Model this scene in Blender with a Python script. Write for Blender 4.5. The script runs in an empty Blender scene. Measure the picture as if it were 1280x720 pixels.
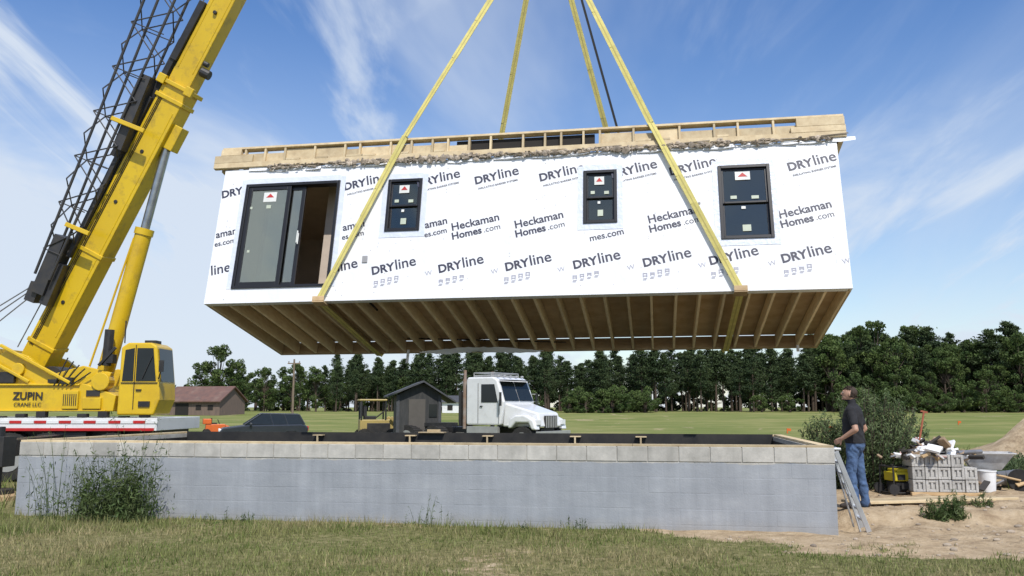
import bpy, math, random
import numpy as np
from mathutils import Vector, Matrix, Euler
random.seed(7); rng=np.random.default_rng(7)
S=bpy.context.scene
try:
    S.view_settings.view_transform='Standard'; S.view_settings.look='None'; S.view_settings.exposure=0
except Exception: pass

# ------------------------------------------------------------------ materials
def _n(nt,t,**k):
    n=nt.nodes.new(t)
    for a,b in k.items(): setattr(n,a,b)
    return n
def mat(name,c1,c2=None,scale=4,rough=.6,bump=0,bscale=30,metal=0,tint=0,st=(1,1,1),spec=.5,lo=.35,hi=.65,coat=0,dirt=None,trans=0,bst=None,bdist=.02,det=5):
    m=bpy.data.materials.new(name); m.use_nodes=True; nt=m.node_tree; L=nt.links
    b=nt.nodes['Principled BSDF']; b.inputs['Roughness'].default_value=rough; b.inputs['Metallic'].default_value=metal
    b.inputs['Specular IOR Level'].default_value=spec
    if coat: b.inputs['Coat Weight'].default_value=coat; b.inputs['Coat Roughness'].default_value=.1
    if c2 is None: c2=tuple(min(1,x*.85) for x in c1)
    tc=_n(nt,'ShaderNodeTexCoord'); mp=_n(nt,'ShaderNodeMapping'); mp.inputs['Scale'].default_value=st
    L.new(tc.outputs['Object'],mp.inputs['Vector'])
    no=_n(nt,'ShaderNodeTexNoise'); no.inputs['Scale'].default_value=scale; no.inputs['Detail'].default_value=det; no.inputs['Roughness'].default_value=.6
    L.new(mp.outputs[0],no.inputs['Vector'])
    r=_n(nt,'ShaderNodeMapRange'); r.inputs[1].default_value=lo; r.inputs[2].default_value=hi
    L.new(no.outputs['Fac'],r.inputs[0])
    mx=_n(nt,'ShaderNodeMixRGB'); mx.inputs[1].default_value=(*c1,1); mx.inputs[2].default_value=(*c2,1); L.new(r.outputs[0],mx.inputs[0])
    out=mx.outputs[0]
    if dirt:
        n2=_n(nt,'ShaderNodeTexNoise'); n2.inputs['Scale'].default_value=dirt[1]; n2.inputs['Detail'].default_value=8; n2.inputs['Roughness'].default_value=.7
        L.new(tc.outputs['Object'],n2.inputs['Vector'])
        r2=_n(nt,'ShaderNodeMapRange'); r2.inputs[1].default_value=.52; r2.inputs[2].default_value=.75; r2.inputs[4].default_value=dirt[2]
        L.new(n2.outputs['Fac'],r2.inputs[0])
        m2=_n(nt,'ShaderNodeMixRGB'); m2.inputs[2].default_value=(*dirt[0],1); L.new(r2.outputs[0],m2.inputs[0]); L.new(out,m2.inputs[1]); out=m2.outputs[0]
    if tint:
        at=_n(nt,'ShaderNodeAttribute',attribute_name='tint')
        r3=_n(nt,'ShaderNodeMapRange'); r3.inputs[3].default_value=1-tint; r3.inputs[4].default_value=1+tint
        L.new(at.outputs['Fac'],r3.inputs[0])
        m3=_n(nt,'ShaderNodeMixRGB',blend_type='MULTIPLY'); m3.inputs[0].default_value=1; L.new(out,m3.inputs[1]); L.new(r3.outputs[0],m3.inputs[2]); out=m3.outputs[0]
    L.new(out,b.inputs['Base Color'])
    if bump:
        nb=_n(nt,'ShaderNodeTexNoise'); nb.inputs['Scale'].default_value=bscale; nb.inputs['Detail'].default_value=4
        if bst:
            mb=_n(nt,'ShaderNodeMapping'); mb.inputs['Scale'].default_value=bst; L.new(tc.outputs['Object'],mb.inputs['Vector']); L.new(mb.outputs[0],nb.inputs['Vector'])
        else: L.new(mp.outputs[0],nb.inputs['Vector'])
        bp=_n(nt,'ShaderNodeBump'); bp.inputs['Strength'].default_value=bump; bp.inputs['Distance'].default_value=bdist
        L.new(nb.outputs['Fac'],bp.inputs['Height']); L.new(bp.outputs[0],b.inputs['Normal'])
    if trans:
        tr=_n(nt,'ShaderNodeBsdfTranslucent'); L.new(out,tr.inputs['Color'])
        ms=_n(nt,'ShaderNodeMixShader'); ms.inputs[0].default_value=trans
        L.new(b.outputs[0],ms.inputs[1]); L.new(tr.outputs[0],ms.inputs[2]); L.new(ms.outputs[0],nt.nodes['Material Output'].inputs['Surface'])
    return m
def glass(name,col,fac=.45):
    m=bpy.data.materials.new(name); m.use_nodes=True; nt=m.node_tree; L=nt.links; nt.nodes.remove(nt.nodes['Principled BSDF'])
    t=_n(nt,'ShaderNodeBsdfTransparent'); t.inputs[0].default_value=(*col,1)
    g=_n(nt,'ShaderNodeBsdfGlossy'); g.inputs['Roughness'].default_value=.03; g.inputs[0].default_value=(.85,.84,.70,1)
    x=_n(nt,'ShaderNodeMixShader'); x.inputs[0].default_value=fac
    L.new(t.outputs[0],x.inputs[1]); L.new(g.outputs[0],x.inputs[2]); L.new(x.outputs[0],nt.nodes['Material Output'].inputs[0])
    return m

# ------------------------------------------------------------------ mesh helpers
def link(o,parent=None):
    S.collection.objects.link(o)
    if parent is not None: o.parent=parent
    return o
def empty(name,loc=(0,0,0),rot=(0,0,0),sc=1):
    e=bpy.data.objects.new(name,None); e.location=loc; e.rotation_euler=rot; e.scale=(sc,)*3; e.empty_display_size=.3
    return link(e)
class MB:
    def __init__(s): s.v=[];s.f=[];s.m=[];s.t=[]
    def add(s,vs,fs,m=0,t=None):
        if t is None: t=random.random()
        o=len(s.v); s.v+= [tuple(v) for v in vs]
        for f in fs: s.f.append(tuple(i+o for i in f)); s.m.append(m); s.t.append(t)
    def box(s,a,b,m=0,t=None,R=None,o=(0,0,0)):
        x0,y0,z0=a;x1,y1,z1=b
        vs=[Vector(p) for p in [(x0,y0,z0),(x1,y0,z0),(x1,y1,z0),(x0,y1,z0),(x0,y0,z1),(x1,y0,z1),(x1,y1,z1),(x0,y1,z1)]]
        if R is not None: vs=[R@v+Vector(o) for v in vs]
        s.add(vs,[(0,3,2,1),(4,5,6,7),(0,1,5,4),(1,2,6,5),(2,3,7,6),(3,0,4,7)],m,t)
    def beam(s,p0,p1,w,h,m=0,t=None,side=None,w1=None,h1=None):
        p0=Vector(p0);p1=Vector(p1);d=(p1-p0).normalized()
        sd=Vector(side) if side is not None else (d.cross(Vector((0,0,1))) if abs(d.z)<.95 else Vector((1,0,0)))
        sd=(sd-d*sd.dot(d)).normalized(); u=sd.cross(d)
        w1=w if w1 is None else w1; h1=h if h1 is None else h1
        vs=[]
        for p,ww,hh in((p0,w,h),(p1,w1,h1)):
            vs+=[p-sd*ww/2-u*hh/2,p+sd*ww/2-u*hh/2,p+sd*ww/2+u*hh/2,p-sd*ww/2+u*hh/2]
        s.add(vs,[(0,3,2,1),(4,5,6,7),(0,1,5,4),(1,2,6,5),(2,3,7,6),(3,0,4,7)],m,t)
    def cyl(s,p0,p1,r0,r1=None,n=12,m=0,t=None):
        r1=r0 if r1 is None else r1
        p0=Vector(p0);p1=Vector(p1);d=(p1-p0).normalized()
        a=d.orthogonal().normalized();b=d.cross(a)
        vs=[];
        for p,r in((p0,r0),(p1,r1)):
            for i in range(n):
                q=2*math.pi*i/n; vs.append(p+a*r*math.cos(q)+b*r*math.sin(q))
        fs=[(i,(i+1)%n,n+(i+1)%n,n+i) for i in range(n)]+[tuple(range(n))[::-1],tuple(range(n,2*n))]
        s.add(vs,fs,m,t)
    def prism(s,pts,y0,y1,m=0,t=None,axis='y'):
        n=len(pts)
        if axis=='y': vs=[(x,y0,z) for x,z in pts]+[(x,y1,z) for x,z in pts]
        elif axis=='x': vs=[(y0,x,z) for x,z in pts]+[(y1,x,z) for x,z in pts]
        else: vs=[(x,z,y0) for x,z in pts]+[(x,z,y1) for x,z in pts]
        fs=[(i,(i+1)%n,n+(i+1)%n,n+i) for i in range(n)]+[tuple(range(n))[::-1],tuple(range(n,2*n))]
        s.add(vs,fs,m,t)
    def ell(s,c,r,m=0,nu=16,nv=10,R=None,t=None):
        vs=[];c=Vector(c)
        for j in range(1,nv):
            th=math.pi*j/nv
            for i in range(nu):
                ph=2*math.pi*i/nu; p=Vector((r[0]*math.sin(th)*math.cos(ph),r[1]*math.sin(th)*math.sin(ph),r[2]*math.cos(th)))
                if R is not None:p=R@p
                vs.append(c+p)
        T=Vector((0,0,r[2]));T=R@T if R is not None else T
        vs+=[c+T,c-T];a=len(vs)-2;b=a+1;fs=[]
        for j in range(nv-2):
            for i in range(nu): fs.append((j*nu+i,(j+1)*nu+i,(j+1)*nu+(i+1)%nu,j*nu+(i+1)%nu))
        for i in range(nu): fs.append((a,i,(i+1)%nu)); fs.append((b,(nv-2)*nu+(i+1)%nu,(nv-2)*nu+i))
        s.add(vs,fs,m,t)
    def build(s,name,mats,parent=None,bevel=0,smooth=False,seg=2):
        me=bpy.data.meshes.new(name); me.from_pydata(s.v,[],s.f)
        for x in (mats if isinstance(mats,(list,tuple)) else [mats]): me.materials.append(x)
        me.polygons.foreach_set('material_index',s.m)
        at=me.attributes.new('tint','FLOAT','FACE'); at.data.foreach_set('value',s.t)
        import bmesh
        bm=bmesh.new(); bm.from_mesh(me); bmesh.ops.recalc_face_normals(bm,faces=bm.faces); bm.to_mesh(me); bm.free()
        o=bpy.data.objects.new(name,me); link(o,parent)
        if smooth:
            me.shade_smooth() if hasattr(me,'shade_smooth') else None
            try: me.set_sharp_from_angle(angle=math.radians(40))
            except Exception: pass
        if bevel:
            b=o.modifiers.new('bevel','BEVEL'); b.width=bevel; b.segments=seg; b.limit_method='ANGLE'; b.angle_limit=math.radians(40)
        return o
def np_mesh(name,V,k,mats,tint=None,parent=None,midx=None,linkit=True):
    V=np.asarray(V,dtype=np.float32).reshape(-1,3); n=len(V)//k
    me=bpy.data.meshes.new(name); me.vertices.add(len(V)); me.vertices.foreach_set('co',V.ravel())
    me.loops.add(n*k); me.loops.foreach_set('vertex_index',np.arange(n*k,dtype=np.int32))
    me.polygons.add(n); me.polygons.foreach_set('loop_start',np.arange(0,n*k,k,dtype=np.int32)); me.polygons.foreach_set('loop_total',np.full(n,k,dtype=np.int32))
    for x in (mats if isinstance(mats,(list,tuple)) else [mats]): me.materials.append(x)
    if midx is not None: me.polygons.foreach_set('material_index',midx)
    me.update(calc_edges=True)
    if tint is not None:
        at=me.attributes.new('tint','FLOAT','FACE'); at.data.foreach_set('value',np.asarray(tint,dtype=np.float32))
    if not linkit: return me
    o=bpy.data.objects.new(name,me); return link(o,parent)
def leafverts(C,s,asp=.45,up=0.0):
    n=len(C); a=rng.normal(size=(n,3)); a[:,2]+=up; a/=np.linalg.norm(a,axis=1)[:,None]
    b=rng.normal(size=(n,3)); b-=a*(a*b).sum(1)[:,None]; b/=np.linalg.norm(b,axis=1)[:,None]
    s=np.broadcast_to(np.asarray(s),(n,))[:,None]
    return np.stack([C-a*s,C+b*s*asp,C+a*s,C-b*s*asp],1).reshape(-1,3)
def textmesh(body,width=None,size=.2,bold=0,align='CENTER'):
    cu=bpy.data.curves.new('t','FONT'); cu.body=body; cu.size=1; cu.offset=bold; cu.align_x=align; cu.space_line=.85; cu.resolution_u=3
    ob=bpy.data.objects.new('t',cu); S.collection.objects.link(ob); bpy.context.view_layer.update()
    dg=bpy.context.evaluated_depsgraph_get(); me=ob.evaluated_get(dg).to_mesh()
    V=[(v.co.x,v.co.y) for v in me.vertices]; Fs=[tuple(p.vertices) for p in me.polygons]
    ob.evaluated_get(dg).to_mesh_clear(); bpy.data.objects.remove(ob); bpy.data.curves.remove(cu)
    xs=[v[0] for v in V]; sc=width/(max(xs)-min(xs)) if width else size
    return [(x*sc,y*sc) for x,y in V],Fs
def puttext(mb,tm,o,xd,yd,ang=0,m=0,jit=0):
    V,Fs=tm; o=Vector(o);xd=Vector(xd);yd=Vector(yd);c,s_=math.cos(ang),math.sin(ang)
    mb.add([o+xd*(x*c-y*s_)+yd*(x*s_+y*c) for x,y in V],Fs,m,.5)

# ------------------------------------------------------------------ value noise (numpy)
_g=rng.random((256,256))
def vnoise(x,y,s):
    x=np.asarray(x,float)*s+1000.3;y=np.asarray(y,float)*s+1000.7
    xi=np.floor(x).astype(int);yi=np.floor(y).astype(int);fx=x-xi;fy=y-yi;fx=fx*fx*(3-2*fx);fy=fy*fy*(3-2*fy)
    a=_g[xi%256,yi%256];b=_g[(xi+1)%256,yi%256];c=_g[xi%256,(yi+1)%256];d=_g[(xi+1)%256,(yi+1)%256]
    return a*(1-fx)*(1-fy)+b*fx*(1-fy)+c*(1-fx)*fy+d*fx*fy
def fbm(x,y,s,o=4):
    r=0;a=.5
    for i in range(o): r=r+a*vnoise(x,y,s*2**i);a*=.5
    return r
def sst(a,b,x):
    t=np.clip((x-a)/(b-a),0,1);return t*t*(3-2*t)

# ------------------------------------------------------------------ camera, light, sky
cam=bpy.data.cameras.new('camera'); co=bpy.data.objects.new('camera',cam); S.collection.objects.link(co); S.camera=co
cam.sensor_width=36; cam.lens=36*1070/1280; cam.clip_end=3000; cam.clip_start=.1
co.location=(0,0,1.6); co.rotation_euler=(math.radians(90+7.9),0,0)
EL,AZ=math.radians(52),math.radians(163)   # azimuth clockwise from +Y
sd=Vector((math.sin(AZ)*math.cos(EL),math.cos(AZ)*math.cos(EL),math.sin(EL)))
sl=bpy.data.lights.new('sun','SUN'); sl.energy=4.3; sl.angle=math.radians(.5); sl.color=(1,.95,.87)
so=bpy.data.objects.new('sun',sl); S.collection.objects.link(so); so.rotation_euler=sd.to_track_quat('Z','Y').to_euler(); so.location=(0,-10,40)
W=bpy.data.worlds.new('World'); S.world=W; W.use_nodes=True; nt=W.node_tree; L=nt.links; nt.nodes.clear()
out=_n(nt,'ShaderNodeOutputWorld'); bg=_n(nt,'ShaderNodeBackground'); bg.inputs[1].default_value=.15
sky=_n(nt,'ShaderNodeTexSky',sky_type='NISHITA'); sky.sun_disc=False; sky.sun_elevation=EL; sky.sun_rotation=AZ; sky.ozone_density=3.0; sky.air_density=1.15; sky.dust_density=.3
hs=_n(nt,'ShaderNodeHueSaturation'); hs.inputs['Saturation'].default_value=1.22; hs.inputs['Hue'].default_value=.510; L.new(sky.outputs[0],hs.inputs['Color']); L.new(hs.outputs[0],bg.inputs[0])
tc=_n(nt,'ShaderNodeTexCoord'); sx=_n(nt,'ShaderNodeSeparateXYZ'); L.new(tc.outputs['Generated'],sx.inputs[0])
def math_(op,a,b=None,c=None):
    n=_n(nt,'ShaderNodeMath',operation=op)
    for i,v in enumerate((a,b,c)):
        if v is None: continue
        if isinstance(v,(int,float)): n.inputs[i].default_value=v
        else: L.new(v,n.inputs[i])
    return n.outputs[0]
zz=math_('MAXIMUM',sx.outputs[2],0.0); zd=math_('ADD',zz,.22)
cx=math_('DIVIDE',sx.outputs[0],zd); cy=math_('DIVIDE',sx.outputs[1],zd)
cb=_n(nt,'ShaderNodeCombineXYZ'); L.new(cx,cb.inputs[0]); L.new(cy,cb.inputs[1])
def cloud(scale,rot,st,lo,hi,seed,dist=.6,det=6):
    mp=_n(nt,'ShaderNodeMapping'); mp.inputs['Rotation'].default_value=(0,0,rot); mp.inputs['Scale'].default_value=st; mp.inputs['Location'].default_value=(seed,seed*.7,0)
    L.new(cb.outputs[0],mp.inputs[0]); no=_n(nt,'ShaderNodeTexNoise'); no.inputs['Scale'].default_value=scale; no.inputs['Detail'].default_value=det; no.inputs['Roughness'].default_value=.58; no.inputs['Distortion'].default_value=dist
    L.new(mp.outputs[0],no.inputs['Vector']); r=_n(nt,'ShaderNodeMapRange',interpolation_type='SMOOTHSTEP'); r.inputs[1].default_value=lo; r.inputs[2].default_value=hi; L.new(no.outputs['Fac'],r.inputs[0]); return r.outputs[0]
c1=cloud(1.0,.5,(1,.45,1),.40,.66,3.1); c2=cloud(3.0,-.75,(1,.28,1),.46,.70,7.7,.9)
lf=_n(nt,'ShaderNodeMapRange',interpolation_type='SMOOTHSTEP'); lf.inputs[1].default_value=.30; lf.inputs[2].default_value=-.48; lf.inputs[3].default_value=.28; lf.inputs[4].default_value=1.15; L.new(sx.outputs[0],lf.inputs[0])
low=_n(nt,'ShaderNodeMapRange',interpolation_type='SMOOTHSTEP'); low.inputs[1].default_value=.46; low.inputs[2].default_value=.0; low.inputs[3].default_value=0; low.inputs[4].default_value=.85; L.new(sx.outputs[2],low.inputs[0])
base=math_('MULTIPLY',math_('ADD',math_('MULTIPLY',c1,.75),math_('MULTIPLY',c2,.70)),lf.outputs[0])
f=math_('ADD',base,math_('MULTIPLY',low.outputs[0],math_('ADD',math_('ADD',math_('MULTIPLY',lf.outputs[0],.60),.26),math_('MULTIPLY',c2,.75))))
f=math_('MINIMUM',f,.93)
bg2=_n(nt,'ShaderNodeBackground'); bg2.inputs[0].default_value=(.78,.87,1,1); bg2.inputs[1].default_value=.90
ms=_n(nt,'ShaderNodeMixShader'); L.new(f,ms.inputs[0]); L.new(bg.outputs[0],ms.inputs[1]); L.new(bg2.outputs[0],ms.inputs[2]); L.new(ms.outputs[0],out.inputs[0])

# ------------------------------------------------------------------ terrain
FA=Vector((-7.42,13.1,0)); FB=Vector((4.15,11.2,0)); FE=(FB-FA).normalized(); FN=Vector((-FE.y,FE.x,0)); FLEN=(FB-FA).length; FD=4.6; FH=1.12
def hgt(x,y):
    h=(fbm(x,y,.9)-.47)*.06+(fbm(x,y,6,2)-.37)*.03
    h=h+sst(45,112,y)*1.0
    h=h+.15*sst(11.9,12.45,y)*sst(4.35,4.75,x)*(1-sst(20,30,y))
    h=h-.35*np.exp(-((x+12)**2/60+(y-43)**2/120))
    mo=np.exp(-(((x-14.7)/2.1)**2+((y-23)/2.0)**2)); h=h+mo*(1.15+1.3*(fbm(x,y,1.6)-.5))
    pit=np.exp(-(((x-4.62)/.32)**2+((y-12.05)/.45)**2)); h=h-.12*pit
    dm=sst(3.0,4.5,x)*sst(9.6,10.2,y)*(1-sst(16,18,y))*(1-sst(12,14,x)); h=h+dm*(fbm(x,y,3.2,3)-.43)*.12
    return h
def grid1(a,b,step,lo,hi,g):
    c=list(np.arange(a,b,step)); s=step;v=c[-1]
    while v<hi: s*=g; v+=s; c.append(v)
    s=step;v=c[0];pre=[]
    while v>lo: s*=g; v-=s; pre.append(v)
    return np.array(pre[::-1]+c)
gx=grid1(-9,10,.09,-600,600,1.1); gy=grid1(7.5,17,.08,-40,900,1.05)
X,Y=np.meshgrid(gx,gy); Z=hgt(X,Y)
def dirtmask(x,y):
    n=(fbm(x,y,1.1)-.47); n2=(fbm(x,y,5,3)-.43)
    ya=9.5+.35*np.sin(x*1.7)+n*2.2
    d=sst(2.0,3.4,x+n*3+ (y-10.5)*.9)*sst(-.25,.35,y-ya)*(1-sst(15.0,17.0,y+n*4))
    d=d*(1-sst(9.5,12,x))+0
    e=np.exp(-(((x-14.3)/3.0)**2+((y-22.5)/2.8)**2))*1.6
    w=np.clip(1-np.abs((x-FA.x)*FN.x+(y-FA.y)*FN.y+.12)/.22,0,1)*.5*(x>-7.7)*(x<4.3)
    thin=sst(.52,.64,fbm(x+31,y+7,.8,3))*.46
    return np.clip(np.maximum(np.maximum(np.maximum(d,np.clip(e,0,1)),w),thin)+n2*.35*(d>.02),0,1)
Dm=dirtmask(X,Y)
ny,nx=X.shape
me=bpy.data.meshes.new('ground'); idx=np.arange(ny*nx).reshape(ny,nx)
q=np.stack([idx[:-1,:-1],idx[:-1,1:],idx[1:,1:],idx[1:,:-1]],-1).reshape(-1,4)
me.vertices.add(ny*nx); me.vertices.foreach_set('co',np.stack([X,Y,Z],-1).astype(np.float32).ravel())
me.loops.add(q.size); me.loops.foreach_set('vertex_index',q.ravel().astype(np.int32)); me.polygons.add(len(q)); me.polygons.foreach_set('loop_start',np.arange(0,q.size,4,dtype=np.int32)); me.polygons.foreach_set('loop_total',np.full(len(q),4,dtype=np.int32)); me.update(calc_edges=True)
at=me.attributes.new('dirt','FLOAT','POINT'); at.data.foreach_set('value',Dm.ravel().astype(np.float32))
me.shade_smooth()
gm=bpy.data.materials.new('ground_mat'); gm.use_nodes=True; nt=gm.node_tree; L=nt.links; b=nt.nodes['Principled BSDF']; b.inputs['Roughness'].default_value=.95; b.inputs['Specular IOR Level'].default_value=.15
tc=_n(nt,'ShaderNodeTexCoord')
def gn(sc,det=6,st=None):
    n=_n(nt,'ShaderNodeTexNoise'); n.inputs['Scale'].default_value=sc; n.inputs['Detail'].default_value=det; n.inputs['Roughness'].default_value=.65
    if st:
        mp=_n(nt,'ShaderNodeMapping'); mp.inputs['Scale'].default_value=st; L.new(tc.outputs['Object'],mp.inputs[0]); L.new(mp.outputs[0],n.inputs['Vector'])
    else: L.new(tc.outputs['Object'],n.inputs['Vector'])
    return n.outputs['Fac']
def rmp(fac,stops):
    r=_n(nt,'ShaderNodeValToRGB'); e=r.color_ramp.elements
    e[0].position=stops[0][0]; e[0].color=(*stops[0][1],1); e[1].position=stops[-1][0]; e[1].color=(*stops[-1][1],1)
    for p_,c_ in stops[1:-1]: k=e.new(p_); k.color=(*c_,1)
    L.new(fac,r.inputs[0]); return r.outputs[0]
gr=rmp(gn(9),[(.3,(.09,.085,.035)),(.5,(.17,.165,.065)),(.7,(.30,.25,.14))])
fd=rmp(gn(.12,9,(1,2.2,1)),[(.3,(.12,.16,.04)),(.5,(.19,.21,.065)),(.62,(.27,.26,.10)),(.75,(.15,.18,.055))])
dt=rmp(gn(3.5,9),[(.28,(.24,.17,.105)),(.5,(.42,.32,.205)),(.75,(.56,.45,.31))])
sp=_n(nt,'ShaderNodeSeparateXYZ'); L.new(tc.outputs['Object'],sp.inputs[0])
mr=_n(nt,'ShaderNodeMapRange'); mr.inputs[1].default_value=13; mr.inputs[2].default_value=32; L.new(sp.outputs[1],mr.inputs[0])
m1=_n(nt,'ShaderNodeMixRGB'); L.new(mr.outputs[0],m1.inputs[0]); L.new(gr,m1.inputs[1]); L.new(fd,m1.inputs[2])
ad=_n(nt,'ShaderNodeAttribute',attribute_name='dirt')
ma=_n(nt,'ShaderNodeMath',operation='ADD'); L.new(ad.outputs['Fac'],ma.inputs[0]); mm=_n(nt,'ShaderNodeMath',operation='MULTIPLY_ADD'); L.new(gn(7,6),mm.inputs[0]); mm.inputs[1].default_value=.9; mm.inputs[2].default_value=-.45; L.new(mm.outputs[0],ma.inputs[1])
r5=_n(nt,'ShaderNodeMapRange'); r5.inputs[1].default_value=.38; r5.inputs[2].default_value=.58; L.new(ma.outputs[0],r5.inputs[0])
m2=_n(nt,'ShaderNodeMixRGB'); L.new(r5.outputs[0],m2.inputs[0]); L.new(m1.outputs[0],m2.inputs[1]); L.new(dt,m2.inputs[2]); L.new(m2.outputs[0],b.inputs['Base Color'])
bp=_n(nt,'ShaderNodeBump'); bp.inputs['Strength'].default_value=.8; bp.inputs['Distance'].default_value=.06; L.new(gn(14,8),bp.inputs['Height']); L.new(bp.outputs[0],b.inputs['Normal'])
me.materials.append(gm); link(bpy.data.objects.new('ground',me))

# ------------------------------------------------------------------ grass
m_grass=mat('grass_blade',(.145,.195,.05),(.27,.27,.11),scale=1.2,rough=.6,tint=.5,trans=.35,spec=.25,lo=.38,hi=.62)
m_dry=mat('dry_blade',(.42,.36,.20),(.28,.25,.12),scale=3,rough=.8,tint=.3,trans=.3,spec=.2)
m_weed=mat('weed_leaf',(.06,.10,.03),(.12,.155,.06),scale=3,rough=.6,tint=.5,trans=.3,spec=.25)
def blades(n,x0,x1,y0,y1,h0,h1,w,thr=.55,lean=.5,below=None):
    x=rng.uniform(x0,x1,n);y=rng.uniform(y0,y1,n)
    keep=dirtmask(x,y)+rng.normal(0,.12,n)<thr
    inside=((x-FA.x)*FN.x+(y-FA.y)*FN.y); al=((x-FA.x)*FE.x+(y-FA.y)*FE.y)
    keep&=~((inside>-.02)&(inside<FD+.1)&(al>-.05)&(al<FLEN+.05))
    keep&=rng.random(n)<(.15+1.5*fbm(x,y,2.2,3))
    x=x[keep];y=y[keep];n=len(x);z=hgt(x,y)-.01
    h=rng.uniform(h0,h1,n)*(.25+1.6*fbm(x,y,1.4,3)); a=rng.uniform(0,2*math.pi,n); w_=w*rng.uniform(.6,1.4,n)
    la=rng.uniform(0,2*math.pi,n); ll=h*lean*rng.random(n)*1.6
    B=np.stack([x,y,z],1); wx=np.stack([np.cos(a)*w_,np.sin(a)*w_,0*a],1)
    T=B+np.stack([np.cos(la)*ll,np.sin(la)*ll,h],1)
    dry=rng.random(n)<(.08+.75*sst(.42,.62,fbm(x+9,y+4,.7,4)))
    return np.stack([B-wx,B+wx,T],1).reshape(-1,3),rng.random(n),dry.astype(np.int32)
parts=[blades(120000,-8,7,7.6,13.2,.025,.07,.006),blades(5000,-8,7,7.6,12,.07,.13,.006),blades(16000,4.5,16,13.5,30,.12,.4,.014,thr=.4),blades(12000,-26,-7,13,30,.12,.4,.014),blades(7000,-7.7,4.1,11.0,13.1,.10,.17,.006)]
V=np.concatenate([p[0] for p in parts]);T=np.concatenate([p[1] for p in parts]);mi=np.concatenate([p[2] for p in parts])
np_mesh('grass',V,3,[m_grass,m_dry],T,midx=mi)

# tall seeding weeds ------------------------------------------------
def weed(name,cx,cy,rad,h,nst,leafn,ls,zb=None,curv=.25,mats=None):
    e=empty(name,(0,0,0)); mb=MB(); C=[];sz=[]
    for i in range(nst):
        r=rad*math.sqrt(random.random());a=random.random()*6.28
        x=cx+r*math.cos(a)*1.0;y=cy+r*math.sin(a)*.35
        z=float(hgt(x,y)) if zb is None else zb
        hh=h*random.uniform(.45,1)*(1-.45*(r/rad)**2); dx=random.uniform(-curv,curv)+ (x-cx)*.35;dy=random.uniform(-curv,curv)*.4
        p=Vector((x,y,z));seg=5
        for k in range(seg):
            t=(k+1)/seg;qv=Vector((x+dx*t*t*hh,y+dy*t*t*hh,z+hh*t))
            mb.beam(p,qv,.006*(1-t*.6),.006*(1-t*.6),0); 
            nl=int(leafn*(1.3-t))
            for j in range(nl):
                s_=random.random();c=p.lerp(qv,s_);o=.10*h*(1.25-t)
                C.append((c.x+random.gauss(0,o),c.y+random.gauss(0,o*.6),c.z+random.gauss(0,o*.4)));sz.append(ls*random.uniform(.5,1.3))
            p=qv
        for j in range(8): C.append((p.x+random.gauss(0,.012),p.y+random.gauss(0,.012),p.z-random.random()*.09));sz.append(ls*.35)
    mb.build('stems',m_weed,e)
    C=np.array(C);np_mesh('leaves',leafverts(C,np.array(sz),.22,.6),4,m_weed,rng.random(len(C)),e)
    return e
weed('tall_weed',-5.68,12.35,.46,1.2,125,11,.045)
weed('tall_weed',-5.30,12.3,.34,1.62,50,8,.038)
weed('tall_weed',-6.5,12.6,.5,1.45,30,5,.035)
weed('tall_weed',-1.15,11.8,.35,.5,14,2,.03)
weed('tall_weed',-3.9,12.2,.5,.3,12,3,.03)
weed('tall_weed',.6,11.6,.5,.22,12,3,.03)
weed('leafy_weed',6.0,12.2,.3,.36,40,10,.04)
weed('leafy_weed',6.65,12.9,.4,.3,22,7,.035)

# ------------------------------------------------------------------ block foundation
m_blk=bpy.data.materials.new('concrete_block'); m_blk.use_nodes=True; nt=m_blk.node_tree; L=nt.links; b=nt.nodes['Principled BSDF']; b.inputs['Roughness'].default_value=.9; b.inputs['Specular IOR Level'].default_value=.2
tc=_n(nt,'ShaderNodeTexCoord'); sp=_n(nt,'ShaderNodeSeparateXYZ'); L.new(tc.outputs['Object'],sp.inputs[0])
raw=rmp(gn(5,8),[(.3,(.36,.35,.32)),(.55,(.47,.455,.42)),(.75,(.57,.55,.50))])
pnt=rmp(gn(1.3,7,(1,1,2.5)),[(.3,(.285,.305,.335)),(.55,(.325,.345,.375)),(.75,(.38,.40,.425))])
at=_n(nt,'ShaderNodeAttribute',attribute_name='tint'); r3=_n(nt,'ShaderNodeMapRange'); r3.inputs[3].default_value=.88; r3.inputs[4].default_value=1.10; L.new(at.outputs['Fac'],r3.inputs[0])
mt=_n(nt,'ShaderNodeMixRGB',blend_type='MULTIPLY'); mt.inputs[0].default_value=1; L.new(raw,mt.inputs[1]); L.new(r3.outputs[0],mt.inputs[2])
ml=_n(nt,'ShaderNodeMath',operation='MULTIPLY_ADD'); L.new(gn(2.2,6),ml.inputs[0]); ml.inputs[1].default_value=.12; L.new(sp.outputs[2],ml.inputs[2])
r6=_n(nt,'ShaderNodeMapRange'); r6.inputs[1].default_value=.928; r6.inputs[2].default_value=.916; L.new(ml.outputs[0],r6.inputs[0])
mx=_n(nt,'ShaderNodeMixRGB'); L.new(r6.outputs[0],mx.inputs[0]); L.new(mt.outputs[0],mx.inputs[1]); L.new(pnt,mx.inputs[2])
r7=_n(nt,'ShaderNodeMapRange'); r7.inputs[1].default_value=.34; r7.inputs[2].default_value=.02; r7.inputs[4].default_value=.5; mla=_n(nt,'ShaderNodeMath',operation='MULTIPLY_ADD'); L.new(gn(3,8),mla.inputs[0]); mla.inputs[1].default_value=.35; L.new(sp.outputs[2],mla.inputs[2]); L.new(mla.outputs[0],r7.inputs[0])
mz=_n(nt,'ShaderNodeMixRGB'); mz.inputs[2].default_value=(.30,.26,.20,1); L.new(r7.outputs[0],mz.inputs[0]); L.new(mx.outputs[0],mz.inputs[1])
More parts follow.
